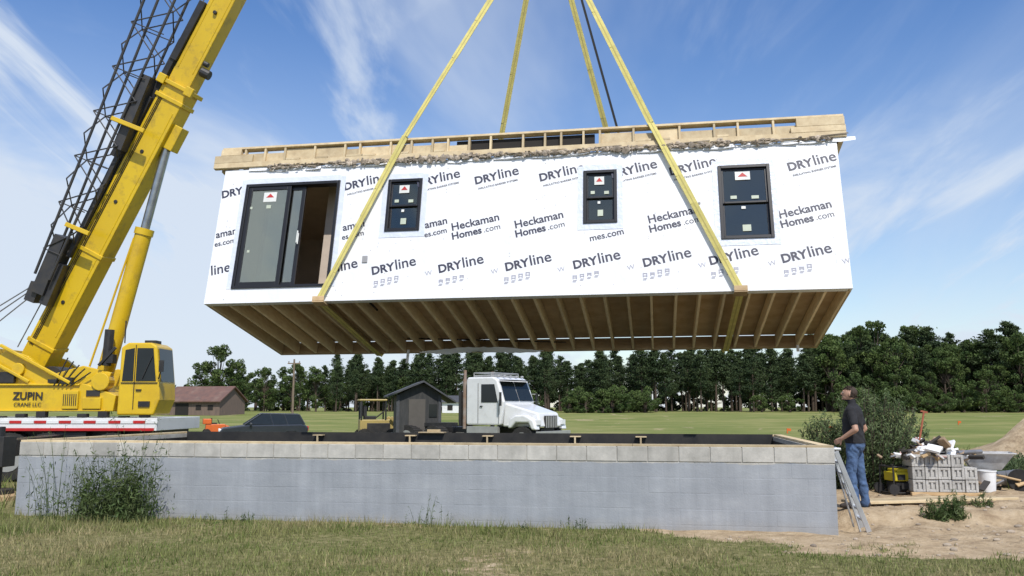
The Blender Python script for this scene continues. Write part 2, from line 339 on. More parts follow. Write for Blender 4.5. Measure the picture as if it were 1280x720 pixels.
# vertical trowel / drip streaks in the coating
stk=_n(nt,'ShaderNodeMapRange'); stk.inputs[1].default_value=.35; stk.inputs[2].default_value=.68; stk.inputs[3].default_value=.90; stk.inputs[4].default_value=1.08; L.new(gn(1.0,7,(5,1,.5)),stk.inputs[0])
mst=_n(nt,'ShaderNodeMixRGB',blend_type='MULTIPLY'); mst.inputs[0].default_value=1; L.new(mz.outputs[0],mst.inputs[1]); L.new(stk.outputs[0],mst.inputs[2])
L.new(mst.outputs[0],b.inputs['Base Color'])
bp=_n(nt,'ShaderNodeBump'); bp.inputs['Strength'].default_value=.35; bp.inputs['Distance'].default_value=.01; L.new(gn(45,5),bp.inputs['Height']); L.new(bp.outputs[0],b.inputs['Normal'])
m_black=mat('inner_wall_black',(.012,.012,.013),(.03,.028,.025),scale=3,rough=.7)
m_lum=mat('lumber',(.50,.36,.20),(.40,.27,.14),scale=6,rough=.7,tint=.25,st=(1,1,4),dirt=((.25,.17,.09),3,.5))
m_lumy=mat('lumber_pale',(.60,.49,.31),(.48,.37,.22),scale=6,rough=.7,tint=.25,dirt=((.30,.23,.15),4,.5))
fe=empty('block_foundation',FA,(0,0,math.atan2(FE.y,FE.x)))
mb=MB()
mb.box((.02,.012,-.1),(FLEN-.02,.19,1.065),0,.3)
bl=.4064;hh=.2032
for r in range(6):
    z1=1.075-hh*r; z0=z1-hh+.01; off=0 if r%2==0 else -bl/2
    x=off
    while x<FLEN:
        a=max(0,x+.005);c=min(FLEN,x+bl-.005)
        rec=random.uniform(0,.002)+(.0 if r==0 else .0075)
        if c-a>.03: mb.box((a,rec,max(z0,-.1)),(c,.15,z1),0)
        x+=bl
mb.build('front_wall',m_blk,fe,bevel=.004,seg=1)
mb=MB()
mb.box((.0,.0095,-.1),(FLEN,.1,.865),0,.5); mb.build('parging',m_blk,fe)
mb=MB()
mb.box((0,.2,-.1),(.19,FD-.2,1.07)); mb.box((FLEN-.19,.2,-.1),(FLEN,FD-.2,1.07)); mb.box((0,FD-.19,-.1),(FLEN,FD,1.07))
mb.build('side_and_rear_walls',m_blk,fe,bevel=.004)
mb=MB(); mb.box((.19,FD-.205,-.05),(FLEN-.19,FD-.192,1.11)); mb.box((.192,.2,-.05),(.205,FD-.2,1.0)); mb.box((FLEN-.205,.2,-.05),(FLEN-.192,FD-.2,1.0)); mb.box((.2,.2,-.04),(FLEN-.2,FD-.2,.03))  # thin black panels over the inner wall faces and the floor
mb.build('inner_black_panels',m_black,fe)
mb=MB(); x=0
while x<FLEN:
    c=min(FLEN,x+random.choice([3.66,2.44,3.05])); mb.box((x+.002,.02,1.075),(c-.002,.16,1.105)); x=c
mb.box((.02,.165,1.075),(.16,FD-.165,1.105)); mb.box((FLEN-.16,.165,1.075),(FLEN-.02,FD-.165,1.105)); mb.box((.02,FD-.16,1.075),(FLEN-.02,FD-.02,1.105))
for u in (2.9,4.75,6.25,7.9,9.1): mb.box((u,FD-.34,1.045),(u+.2,FD-.207,1.065)); mb.box((u+.08,FD-.34,.6),(u+.11,FD-.3,1.045))
mb.box((5.0,FD-.3,1.105),(5.5,FD-.02,1.125)); mb.box((5.15,FD-.2,1.125),(5.4,FD-.1,1.17))
mb.build('sill_plate',m_lumy,fe,bevel=.003)

# ------------------------------------------------------------------ house module
m_wrap=mat('house_wrap',(.80,.81,.83),(.75,.76,.79),scale=1.1,rough=.42,bump=.7,bscale=1.6,st=(1,1,1),spec=.3,bst=(1.2,1,.7),bdist=.07)
m_tape=mat('flashing_tape',(.68,.72,.80),(.60,.65,.76),scale=5,rough=.35,bump=.5,bscale=14)
m_ink=mat('printing_ink',(.026,.028,.055),(.05,.05,.08),scale=9,rough=.5)
m_ink2=mat('printing_ink_faint',(.38,.38,.45),rough=.5)
m_frame=mat('window_frame',(.012,.012,.014),rough=.35)
m_wgl=glass('window_glass',(.45,.52,.50),.15)
m_dglass=glass('door_glass',(.60,.66,.64),.36)
m_dry_=mat('drywall',(.50,.42,.35),(.44,.37,.31),rough=.9)
m_joist=mat('joist',(.80,.66,.45),(.68,.53,.34),scale=5,rough=.75,tint=.2,st=(4,1,4))
m_sheath=mat('subfloor',(.58,.43,.26),(.46,.32,.18),scale=3,rough=.8,tint=.14,st=(1,1,1),dirt=((.33,.21,.11),1.2,.6))
m_insul=mat('torn_wrap',(.42,.36,.29),(.24,.19,.14),scale=14,rough=.9,tint=.45)
m_white=mat('white_plastic',(.80,.81,.82),(.72,.73,.75),rough=.4,bump=.4,bscale=8)
m_stk=mat('sticker_white',(.72,.73,.70),rough=.5); m_red=mat('sticker_red',(.5,.03,.03),rough=.5); m_grn=mat('sticker_green',(.50,.55,.44),rough=.5)
m_bolt=mat('dark_void',(.02,.017,.015),rough=.9)
HW,HDp,HH=11.4,3.48,2.755
he=empty('modular_house_section',(-5.69,15.69,3.48),(-.2155,-.003,-.165))
ops=[(.50,2.40,.28,2.42),(3.35,4.01,1.32,2.38),(7.0,7.6,1.33,2.37),(9.36,10.24,.94,2.34)]
mb=MB(); x=0
for a,b_,c,d in ops:
    mb.box((x,0,0),(a,.14,HH)); mb.box((a,0,0),(b_,.14,c)); mb.box((a,0,d),(b_,.14,HH)); x=b_
mb.box((x,0,0),(HW,.14,HH))
mb.box((0,.14,.29),(.14,HDp-.14,HH)); mb.box((HW-.14,.14,.29),(HW,HDp-.14,HH)); mb.box((0,HDp-.14,.29),(HW,HDp,HH))
mb.build('wrapped_walls',m_wrap,he)
mb=MB()
mb.box((.14,HDp-.16,.29),(HW-.14,HDp-.141,HH-.05)); mb.box((.142,.15,.29),(.16,HDp-.16,HH-.05)); mb.box((HW-.16,.15,.29),(HW-.142,HDp-.16,HH-.05)); mb.box((2.75,.15,.29),(2.87,HDp-.16,HH-.05)); mb.box((5.5,.15,.29),(5.62,HDp-.16,HH-.05)); mb.box((8.3,.15,.29),(8.42,HDp-.16,HH-.05))
mb.box((.15,.15,HH-.05),(HW-.15,HDp-.15,HH-.03))
mb.box((1.86,.75,.29),(2.74,.87,HH-.06))
mb.build('interior_walls',m_dry_,he)
mb=MB(); u=.02; i=0
while u<HW-.05:
    w0=random.uniform(-.01,.01); mb.box((u+w0,.045,random.uniform(0,.006)),(u+.042+w0,HDp-.09,.245)); 
    u+=.406
mb.box((HW-.064,.045,0),(HW-.022,HDp-.09,.245))
mb.build('floor_joists',m_joist,he,bevel=.003,seg=1)
mb=MB(); mb.box((0,HDp-.04,-.002),(HW,HDp,.25)); mb.box((-.0,HDp-.085,0),(HW,HDp-.042,.25)); mb.box((-.002,.14,0),(.018,HDp-.09,.25)); mb.box((HW-.018,.14,0),(HW+.002,HDp-.09,.25))
mb.build('rim_joists',m_lum,he)
mb=MB(); u=0
while u<HW-.01:
    v=min(HW,u+1.22); mb.box((u+.002,.141,.25),(v-.002,HDp-.141,.285)); u=v
mb.build('subfloor',m_sheath,he)
mb=MB(); mb.cyl((3.0,.05,.15),(3.0,1.0,.15),.02,n=6); mb.cyl((3.05,HDp-.6,.16),(6.4,HDp-.5,.05),.012,n=6)
mb.build('cables',m_bolt,he)
# parapet framing at top
mb=MB(); y0=-.05
mb.box((-.24,y0,2.79),(HW+.17,y0+.09,2.90),0,.6); 
mb.box((-.1,y0+.002,3.19),(HW+.15,y0+.15,3.235),0,.8)
u=-.05
ps=[]
while u<HW: ps.append(u); u+=random.choice([.41,.41,.61,.3])
for u in ps: mb.box((u,y0+.012,2.90),(u+.04,y0+.10,3.19),0)
for k in range(0,len(ps)-1):
    u=ps[k]
    if 4.7<u<7.0: continue
    if random.random()<.95: mb.box((u+.04,y0+.06,2.90+random.uniform(0,.02)),(ps[k+1],y0+.1,3.05+random.uniform(0,.13)),0)
    if random.random()<.4: mb.box((u+.06,y0+.0,2.902),(u+.06+random.uniform(.15,.35),y0+.055,2.945),0)
mb.box((-.24,y0-.003,2.90),(.55,y0+.09,3.06),0,.3); mb.box((-.12,y0-.005,3.06),(.3,y0+.09,3.188),0,.9)
mb.box((HW-.75,y0-.004,2.902),(HW+.17,y0+.09,3.02),0,.7); mb.box((HW-.65,y0-.006,3.022),(HW+.16,y0+.09,3.187),0,.5)
mb.box((-.1,HDp-.05,2.79),(HW+.15,HDp+.04,3.1)); mb.box((-.15,.12,2.79),(-.06,HDp-.05,3.1)); mb.box((HW+.06,.12,2.79),(HW+.15,HDp-.05,3.1))
for u in np.arange(.3,HW,.61): mb.box((u,.12,2.80),(u+.04,HDp-.05,2.92))
mb.box((-.1,HDp-.05,3.11),(HW+.15,HDp+.04,3.15))
mb.build('parapet_framing',m_lumy,he,bevel=.003,seg=1)
mb=MB(); mb.box((-.05,.12,2.76),(HW+.05,HDp-.05,2.795)); mb.box((4.6,.06,2.9),(7.2,.12,3.16)); mb.build('roof_membrane_and_gap_shade',m_bolt,he)  # second box is a black sheet standing in for shade in the parapet gap
mb=MB()
for k in range(620):
    u=random.uniform(.9,HW-.05); dens=float(fbm(np.array([u]),np.array([3.3]),1.3,3)[0])
    if dens<.34: continue
    amp=(dens-.28)*2.2; w=random.uniform(.03,.16); zc=2.765+random.gauss(0,.022); hh_=random.uniform(.012,.05)*amp*2; y=-.02-random.random()*.05; n=7
    vs=[(u+w*.5*math.cos(6.283*i/n)*random.uniform(.6,1.2),y-random.random()*.015,zc+hh_*math.sin(6.283*i/n)*random.uniform(.5,1.3)) for i in range(n)]
    vs.append((u,y-.03,zc)); mb.add(vs,[(i,(i+1)%n,n) for i in range(n)])
for k in range(60):
    u=random.uniform(.8,11.2); l=random.uniform(.05,.5); z=2.77+random.uniform(-.04,.05)
    mb.beam((u,-.06,z),(u+l,-.07,z+random.uniform(-.03,.03)),.008,random.uniform(.006,.022))
mb.build('torn_insulation',m_insul,he)
mb=MB(); u=.5
while u<HW-.1:
    w=random.uniform(.12,.6); zb_=2.72-random.random()*.05; mb.add([(u,-.012,2.795),(u+w,-.012,2.795),(u+w*.98,-.03-random.random()*.03,zb_+random.uniform(-.01,.02)),(u+w*.5,-.02,zb_-.015),(u,-.025,zb_)],[(0,1,2,3,4)]); u+=w*random.uniform(1,1.5)
mb.build('loose_wrap_flaps',m_wrap,he)
mb=MB()
for j,(a,b_,c,d) in enumerate(ops):
    e=.10;y=-.006
    mb.box((a-e,y,c-(.12 if j else .0)),(a,-.001,d+e)); mb.box((b_,y,c-(.12 if j else 0)),(b_+e,-.001,d+e)); mb.box((a,y-.001,d),(b_,-.001,d+e+.02))
    if j: mb.box((a,y-.001,c-.12),(b_,-.001,c))
mb.build('flashing_tape',m_tape,he)
ti1=textmesh('DRY',.43,bold=.035); ti2=textmesh('line',.38,bold=.012); th1=textmesh('Heckaman',.88,bold=.02); th2=textmesh('Homes',.55,bold=.028); th3=textmesh('.com',.30,bold=.0); tk=textmesh('INSULATING BARRIER SYSTEMS',.74,bold=.012); tw=textmesh('W',.13); th23=textmesh('mes.com',.60,bold=.015)
th1b=textmesh('aman',.42,bold=.02); th2b=textmesh('es.com',.42,bold=.015)
mb=MB(); yy=-.0035; ang=math.radians(11.5)
def pr(t,u,z,m=0,a=ang): puttext(mb,t,(u,yy,z),(1,0,0),(0,0,1),a,m)
def dryl(u,z,small=True):
    pr(ti1,u-.205,z-.12); pr(ti2,u+.215,z-.12+.085)
    if small: pr(tk,u+.02,z-.20,0)
for u in (2.90,4.32,5.42,6.62,7.92,8.95,10.97): dryl(u,2.37-(.02 if u>9 else 0))
pr(ti1,.22,2.20)
for u in (5.06,6.22,8.58,10.78):
    pr(th1,u,1.38); pr(th2,u-.15,1.17); pr(th3,u+.31,1.265)
pr(th1b,2.76,1.41); pr(th2b,2.76,1.23); pr(th1b,4.33,1.40); pr(th2b,4.33,1.22); pr(th23,7.42,1.05)
pr(th1b,.24,1.36); pr(th2b,.24,1.18)
for u in (3.6,4.84,6.05,7.25,8.45,9.56,10.74): dryl(u,.64,False)
pr(ti2,2.72,.60); pr(ti2,.24,.60)
for u in (3.5,4.7,5.88,7.08,8.28,9.42,10.6):
    pr(tw,u+.75,.44,1)
    for k in range(4): 
        z0=.29+k*.026; x0=u-.26+k*.125; h_=random.choice([.04,.06,.05])
        mb.box((x0,yy-.0005,z0),(x0+.018,yy+.001,z0+h_+.02),1); mb.box((x0+.06,yy-.0005,z0),(x0+.078,yy+.001,z0+h_+.02),1); mb.box((x0+.018,yy-.0006,z0+h_),(x0+.06,yy+.001,z0+h_+.018),1); mb.box((x0+.018,yy-.0006,z0+.015),(x0+.06,yy+.001,z0+.03),1)
        mb.box((x0+.0,yy-.0005,z0-.055),(x0+.06,yy+.001,z0-.04),1); mb.box((x0+.01,yy-.0005,z0-.03),(x0+.075,yy+.001,z0-.018),1)
mb.build('wrap_printing',[m_ink,m_ink2],he)
mb=MB(); mb.box((2.98,-.02,.72),(3.08,-.002,.85),0,.3); mb.box((9.0,-.012,1.62),(9.04,-.002,1.66)); 
mb.build('wall_outlet_box',mat('outlet_grey',(.33,.33,.34),rough=.6),he,bevel=.005)
mb=MB()
for k in range(170):
    u=random.choice([.2+.61*random.randint(0,18),random.uniform(.1,11.3)]); z=random.uniform(.06,2.68)
    if any(a-.1<u<b_+.1 and c-.1<z<d+.1 for a,b_,c,d in ops): continue
    mb.box((u,-.004,z),(u+.014,-.0005,z+.008))
mb.build('staples',mat('staple',(.35,.35,.37),metal=.5,rough=.5),he)
mf=MB();mg=MB();mk=MB();md=MB()
def win(a,b_,c,d):
    w=.055; y0,y1=-.03,.09
    for bx in [((a,y0,c),(a+w,y1,d)),((b_-w,y0,c),(b_,y1,d)),((a+w,y0,d-w),(b_-w,y1,d)),((a+w,y0,c),(b_-w,y1,c+w))]: mf.box(*bx)
    mz=(c+d)/2
    for (z0,z1,yo) in ((mz-.02,d-w,.01),(c+w,mz+.02,.045)):
        t=.035
        for bx in [((a+w,yo,z0),(a+w+t,yo+.03,z1)),((b_-w-t,yo,z0),(b_-w,yo+.03,z1)),((a+w+t,yo,z1-t),(b_-w-t,yo+.03,z1)),((a+w+t,yo,z0),(b_-w-t,yo+.03,z0+t))]: mf.box(*bx)
        mg.box((a+w+t,yo+.012,z0+t),(b_-w-t,yo+.018,z1-t))
    sw=(b_-a)
    mk.box((a+sw*.33,.004,d-.28),(a+sw*.62,.008,d-.12),0); mk.prism([(a+sw*.38,d-.22),(a+sw*.57,d-.22),(a+sw*.475,d-.14)],.0015,.0035,1)
    mk.box((a+sw*.22,.004,mz+.06),(a+sw*.34,.008,mz+.12),2); mk.box((a+sw*.62,.004,mz+.05),(a+sw*.76,.008,mz+.11),2)
    mk.box((a+sw*.42,.04,c+.16),(a+sw*.58,.044,c+.28),2); mk.box((a+sw*.42,.04,mz-.12),(a+sw*.5,.044,mz-.07),0)
for o_ in ops[1:]: win(*o_)
a,b_,c,d=ops[0]
for bx in [((a,-.03,c),(a+.06,.12,d)),((b_-.06,-.03,c),(b_,.12,d)),((a+.06,-.03,d-.06),(b_-.06,.12,d)),((a+.06,-.03,c),(b_-.06,.12,c+.05))]: mf.box(*bx)
def panel(p0,p1,yo):
    t=.075
    for bx in [((p0,yo,c+.05),(p0+t,yo+.04,d-.06)),((p1-t,yo,c+.05),(p1,yo+.04,d-.06)),((p0+t,yo,d-.06-t),(p1-t,yo+.04,d-.06)),((p0+t,yo,c+.05),(p1-t,yo+.04,c+.05+t))]: mf.box(*bx)
    md.box((p0+t,yo+.016,c+.05+t),(p1-t,yo+.022,d-.06-t))
panel(a+.06,1.42,-.01); panel(.92,1.70,.045)
mk.box((1.64,.01,1.18),(1.66,.035,1.42)); mk.cyl((1.68,-.0,1.14),(1.68,-.0,1.36),.012)
mk.box((.88,.0,2.04),(1.14,.004,2.24),0); mk.prism([(.93,2.13),(1.09,2.13),(1.01,2.21)],-.003,-.001,1); mk.box((.96,.0,1.90),(1.05,.004,1.97),2)
mk.box((.70,.0,1.0),(.75,.004,1.05),2); mk.box((.62,.0,1.9),(.68,.004,1.95),2)
mf.build('window_and_door_frames',m_frame,he,bevel=.004); mg.build('glazing',m_wgl,he); md.build('door_glazing',m_dglass,he); mk.build('glass_stickers',[m_stk,m_red,m_grn],he)
# hanging plastic at the rear lower edge
n=34;vs=[];fs=[]
for i in range(n):
    t=i/(n-1); sag=-.10*math.sin(math.pi*t)**.6*(1+.3*math.sin(9*t))
    for j in range(5):
        s_=j/4; vs.append((3.2+2.7*t,HDp-.10-.32*s_*math.sin(math.pi*t)-.02, -.01+sag*(1-abs(2*s_-1))*.8+random.uniform(-.012,.012)))
for i in range(n-1):
    for j in range(4): fs.append((i*5+j,(i+1)*5+j,(i+1)*5+j+1,i*5+j+1))
mb=MB(); mb.add(vs,fs); mb.build('loose_plastic_sheet',m_white,he,smooth=True)
mb=MB(); mb.cyl((2.95,HDp-.1,.05),(2.94,HDp-.1,-.25),.03,m=0); mb.cyl((11.0,HDp-.2,.0),(11.0,HDp-.2,-.12),.03,m=0)
mb.build('pipe_stub',m_white,he,smooth=True)

# ------------------------------------------------------------------ slings
m_sling=mat('sling_webbing',(.66,.58,.19),(.54,.47,.14),scale=5,rough=.7,bump=.5,bscale=80,dirt=((.40,.36,.20),4,.6))
m_slb=mat('sling_black',(.02,.02,.022),rough=.7); m_sls=mat('sling_stripe',(.46,.40,.14),rough=.8)
bpy.context.view_layer.update()
HM=he.matrix_world.copy(); HI=HM.inverted()
apex=HI@Vector((.64,16.9,11.88))
def sling(name,pts,w=.12,m=None,side=(1,0,0)):
    e=empty(name,he.location,he.rotation_euler); mb=MB()
    for i in range(len(pts)-1):
        p=Vector(pts[i]);q_=Vector(pts[i+1])
        nseg=6 if ((q_-p).length>3 and w>.1) else 1; sv=Vector(side)
        prev=p
        for k in range(nseg):
            t=(k+1)/nseg; c_=p.lerp(q_,t)
            tw_=.25*math.sin(t*5+i) if nseg>1 else 0
            mb.beam(prev,c_,w,.012,0,.5,side=sv+Vector((0,tw_,0)))
            if w>.1: mb.beam(prev,c_,w*.16,.016,1,.5,side=sv+Vector((0,tw_,0)))
            prev=c_
    mb.build('webbing',[m or m_sling,m_sls],e)
    mb=MB(); mb.beam(Vector(pts[0])+Vector((0,0,.35)),Vector(pts[0])-Vector((0,0,.15)),.06,.06)
    mb.build('end_fitting',mat('fitting',(.2,.2,.2),metal=.8,rough=.5),e)
    return e
ytop=-.085
sling('lifting_sling',[apex,(3.62,ytop,3.25),(2.26,ytop,-.025),(2.26,HDp+.06,-.025),(4.5,HDp+.06,3.17),apex+Vector((-.05,.1,0))])
sling('lifting_sling',[apex+Vector((.1,0,0)),(8.22,ytop,3.25),(9.62,ytop,-.025),(9.62,HDp+.06,-.025),(7.7,HDp+.06,3.17),apex+Vector((.15,.1,0))])
sling('safety_strap',[apex+Vector((.35,.05,0)),(7.9,HDp*.75,3.05)],.05,m_slb)
e=empty('corner_protector',he.location,he.rotation_euler); mb=MB()
for u in (2.26,9.62): mb.box((u-.11,-.11,-.03),(u+.11,-.09,.06)); mb.box((u-.11,-.11,-.055),(u+.11,.12,-.035))
mb.build('pads',m_lum,e,bevel=.004)

# ------------------------------------------------------------------ crane
m_yel=mat('crane_yellow',(.70,.47,.012),(.62,.40,.01),scale=1.5,rough=.38,spec=.5,coat=.3,dirt=((.30,.20,.04),2.5,.65))
m_yel2=mat('crane_yellow_boom',(.72,.49,.012),(.64,.42,.01),scale=1.2,rough=.4,coat=.25,dirt=((.25,.17,.04),3.5,.75),st=(1,1,.4))
m_blk2=mat('crane_black',(.018,.018,.02),(.035,.033,.032),scale=4,rough=.5)
m_lat=mat('lattice_steel',(.035,.037,.045),(.06,.055,.05),scale=4,rough=.45)
m_chr=mat('cylinder_rod',(.42,.45,.48),(.3,.32,.35),rough=.28,metal=.9)
m_tire=mat('tire',(.018,.018,.018),(.035,.032,.03),rough=.9)
m_rim=mat('wheel_rim',(.45,.45,.44),rough=.4,metal=.4)
m_wht=mat('white_paint',(.76,.77,.78),(.70,.71,.72),scale=2,rough=.3,coat=.3,dirt=((.4,.37,.32),3,.35))
m_dgl=mat('dark_glass',(.015,.02,.022),rough=.12,spec=.4)
m_rd=mat('red_reflective',(.5,.02,.02),rough=.4); m_gry=mat('grey_steel',(.22,.23,.25),(.16,.16,.17),rough=.5,metal=.3)
def wheel(mb,c,r,w,ax='y',mt=0,mr=1):
    c=Vector(c);d=Vector((0,1,0)) if ax=='y' else Vector((1,0,0))
    mb.cyl(c-d*w/2,c+d*w/2,r,n=28,m=mt); mb.cyl(c-d*(w/2+.012),c+d*(w/2+.012),r*.62,n=20,m=mr); mb.cyl(c-d*(w/2+.05),c+d*(w/2+.05),r*.2,n=12,m=mr)
    for i in range(28):
        a=2*math.pi*i/28; p=c+Vector((math.cos(a)*r,0,math.sin(a)*r)) if ax=='y' else c+Vector((0,math.cos(a)*r,math.sin(a)*r))
        mb.beam(p-d*w/2*.96,p+d*w/2*.96,.03,.03,mt)
ce=empty('mobile_crane')
P0=Vector((-11.20,20,2.25)); Pt=Vector((-6.60,18.8,10.97)); bd=(Pt-P0).normalized()
tip=P0+bd*24.6; side=Vector((0,1,0)); side=(side-bd*side.dot(bd)).normalized(); up=bd.cross(side); up=up if up.x<0 else -up
BH,BW=.64,.56; B2,W2=.55,.48
mb=MB()
q1=P0+bd*7.6
mb.beam(P0,q1,BW,BH,0,.5,side=side); mb.beam(q1-bd*.2,P0+bd*13.5,W2,B2,0,.5,side=side); mb.beam(P0+bd*13.3,P0+bd*19,.42,.48,0,.5,side=side); mb.beam(P0+bd*18.8,tip,.36,.40,0,.5,side=side)
for s_,ww,hh_ in ((7.6,BW+.12,BH+.16),(7.25,BW+.07,BH+.08),(3.3,BW+.05,BH+.05),(.9,BW+.06,BH+.06),(13.5,.6,.66),(19,.5,.56)):
    mb.beam(P0+bd*(s_-.05),P0+bd*(s_+.05),ww,hh_,0,.5,side=side)
for s0,s1,w_,h_ in((1.2,7.0,BW+.02,BH*.72),(8.0,13.3,W2+.02,B2*.7)):
    for k in(-1,1): mb.beam(P0+bd*s0+up*k*h_/2,P0+bd*s1+up*k*h_/2,w_,.035,0,.5,side=side)
for k in(-1,1):
    mb.beam(q1+up*.26*k-side*.32,q1+up*.46*k-side*.32,.10,.22,0,.5,side=side)
c0=P0+bd*6.5-up*.42; mb.beam(c0-bd*.3,c0+bd*.3,.36,.26,0,.5,side=side)
mb.build('boom_sections',m_yel2,ce,bevel=.015)
mb=MB()
for s_ in (2.0,4.6,5.9,9.5,11.4): mb.cyl(P0+bd*s_-side*(BW/2+.02),P0+bd*s_-side*(BW/2-.03 if s_<7.6 else .2),.045,n=12)
mb.beam(P0+bd*3.5+up*.40-side*.15,P0+bd*8.6+up*.40-side*.15,.25,.14,0,.5,side=side)
mb.beam(P0+bd*5.5+up*.48-side*.2,P0+bd*7.1+up*.48-side*.2,.3,.26,0,.5,side=side)
mb.beam(P0+bd*8.1+up*.36-side*.2,P0+bd*9.6+up*.36-side*.2,.22,.16,0,.5,side=side)
mb.cyl(P0+bd*8.15-up*.34-side*.22,P0+bd*8.15-up*.56-side*.22,.11)
mb.cyl(P0+bd*8.35-up*.30-side*.22,P0+bd*8.35-up*.42-side*.22,.06)
mb.build('boom_fittings',m_blk2,ce,bevel=.01)
mb=MB()
for k in range(3): mb.cyl(P0+bd*.8+up*(.24-.035*k)-side*(BW/2+.012),P0+bd*7.2+up*(.24-.035*k)-side*(BW/2+.012),.009,n=6)
mb.build('boom_hoses',m_blk2,ce)
mb=MB(); mb.cyl(P0+bd*.5+up*.62,tip+up*.35,.014,n=6); mb.build('hoist_rope',m_gry,ce)
mb=MB(); A0=Vector((-10.68,19.35,4.25)); A1=Vector((-7.93,18.6,10.95)); jd=(A1-A0).normalized(); js=(side-jd*side.dot(jd)).normalized(); ju=jd.cross(js); ju=ju if ju.x<0 else -ju
LJ=10.5
def jp(s_,a_,b__):
    wdt=.16+.25*min(1,max(0,(s_)/3.0)); return A0+jd*s_+ju*wdt*a_+js*.26*b__
for a_ in(-1,1):
    for b__ in(-1,1): mb.cyl(jp(.3,a_,b__),jp(LJ,a_,b__),.032,n=8)
s_=.9;k=0
while s_<LJ-.5:
    nx_=s_+.55
    for b__ in(-1,1):
        mb.cyl(jp(s_,-1 if k%2 else 1,b__),jp(nx_,1 if k%2 else -1,b__),.016,n=6); mb.cyl(jp(s_,-1,b__),jp(s_,1,b__),.013,n=6) if k%2==0 else None
    for a_ in(-1,1): mb.cyl(jp(s_,a_,-1 if k%2 else 1),jp(nx_,a_,1 if k%2 else -1),.016,n=6)
    s_=nx_;k+=1
mb.beam(jp(-.1,0,0),jp(1.3,0,0),.45,.30,0,.5,side=js,w1=.5,h1=.26)
mb.beam(jp(-.35,.9,0),jp(.1,.9,0),.3,.24,0,.5,side=js); mb.beam(jp(-.3,-1.2,0),jp(.7,-.9,0),.3,.2,0,.5,side=js)
mb.beam(jp(.9,-1.0,0),jp(4.5,-1.1,0),.10,.10,0,.5,side=js); mb.beam(jp(3.6,-1.0,-.3),jp(5.4,-.95,-.3),.3,.22,0,.5,side=js)
mb.build('stowed_lattice_jib',m_lat,ce,smooth=True)
mb=MB()
for s_ in (1.6,4.2): mb.beam(jp(s_,-.2,-1.2),jp(s_,-2.2,-1.2),.08,.10,0,.5)
mb.build('jib_brackets',m_yel,ce,bevel=.01)
mb=MB(); C0=Vector((-9.30,19.45,1.9));C1=Vector((-8.44,19.3,5.62));C2=Vector((-7.80,19.15,8.4))
mb.cyl(C0,C1,.185,n=24,m=0); mb.cyl(C1-(C1-C0).normalized()*.12,C1+(C1-C0).normalized()*.03,.21,n=24,m=0); mb.cyl(C1,C2,.10,n=20,m=1); mb.ell(C2,(.15,.15,.15),0); mb.cyl(C0+Vector((0,-.25,0)),C0+Vector((0,.25,0)),.2,n=18,m=0)
mb.beam(C2,C2+Vector((-.28,.3,.55)),.25,.32,0,.5)
mb.cyl(C0+Vector((-.22,-.1,.6)),C1+Vector((-.19,-.1,-.2)),.025,n=8,m=0)
mb.build('lift_cylinder',[m_yel,m_chr],ce,smooth=True)
mb=MB()
mb.prism([(-15.5,1.5),(-8.75,1.5),(-8.7,1.85),(-9.4,2.1),(-15.5,2.1)],18.95,21.4,0)
ck=[(-11.75,2.1),(-9.0,2.0),(-8.85,2.35),(-9.5,2.5),(-10.2,2.3),(-10.75,2.72),(-11.2,2.85),(-11.7,2.5)]
mb.prism(ck,19.0,19.14,0); mb.prism(ck,20.7,20.84,0)
mb.box((-15.5,19.1,2.1),(-11.95,21.2,2.95),0); mb.box((-12.9,18.96,2.1),(-12.0,19.1,2.6),0)
mb.beam((-11.3,18.90,2.95),(-9.7,18.90,2.12),.07,.07,0); mb.beam((-11.75,18.90,2.75),(-10.6,18.90,2.14),.06,.07,0)
mb.box((-9.85,18.88,1.55),(-9.5,18.94,1.95),0); mb.box((-9.4,18.88,1.55),(-9.0,18.94,1.8),0)
mb.box((-15.5,18.90,1.5),(-8.9,18.945,1.53),0); mb.box((-15.5,18.90,2.06),(-9.5,18.945,2.1),0)
mb.cyl((-9.05,18.9,2.15),(-9.05,19.2,2.15),.2,n=20,m=0); mb.cyl((-10.9,18.93,2.42),(-10.9,19.2,2.42),.14,n=20,m=0)
mb.build('superstructure',m_yel,ce,bevel=.015)
mb=MB(); mb.box((-11.5,18.9,2.12),(-10.95,19.05,2.36)); mb.box((-12.6,18.93,2.2),(-12.1,18.97,2.5))
mb.box((-9.9,18.88,2.1),(-9.66,19.0,2.24)); mb.cyl((-10.3,19.2,2.2),(-10.3,20.6,2.2),.30,n=20)
for k in range(5): mb.cyl((-9.7-.09*k,18.9,2.05),(-9.25-.13*k,18.87,2.35+.08*k),.016,n=6)
mb.cyl((-8.98,19.0,2.5),(-8.95,19.0,3.3),.10,n=14); mb.beam((-9.1,18.9,2.5),(-8.75,18.9,2.9),.05,.06)
mb.box((-8.95,18.9,2.55),(-8.8,19.1,2.75)); mb.box((-9.35,18.925,1.83),(-9.05,18.948,1.96)); mb.box((-10.2,18.9,2.12),(-10.0,18.98,2.2))
for k in range(7): mb.box((-9.82+k*.045,18.872,1.62),(-9.80+k*.045,18.882,1.88))
mb.build('machinery',m_blk2,ce,bevel=.006)
mb=MB()
for xx in (-11.9,-12.6,-13.3): mb.cyl((xx,19.0,2.95),(xx,19.0,3.45),.02,n=6)
mb.cyl((-13.3,19.0,3.45),(-11.9,19.0,3.45),.02,n=6)
mb.build('hand_rail',m_yel,ce)
mb=MB()
for dx in (0,.18,.4): mb.cyl((-13.2+dx*2,19.4,2.9),(-10.85+dx*.6,19.35,4.4),.014,n=6)
mb.build('pendant_lines',m_gry,ce)
mb=MB(); cy0,cy1=18.85,19.75
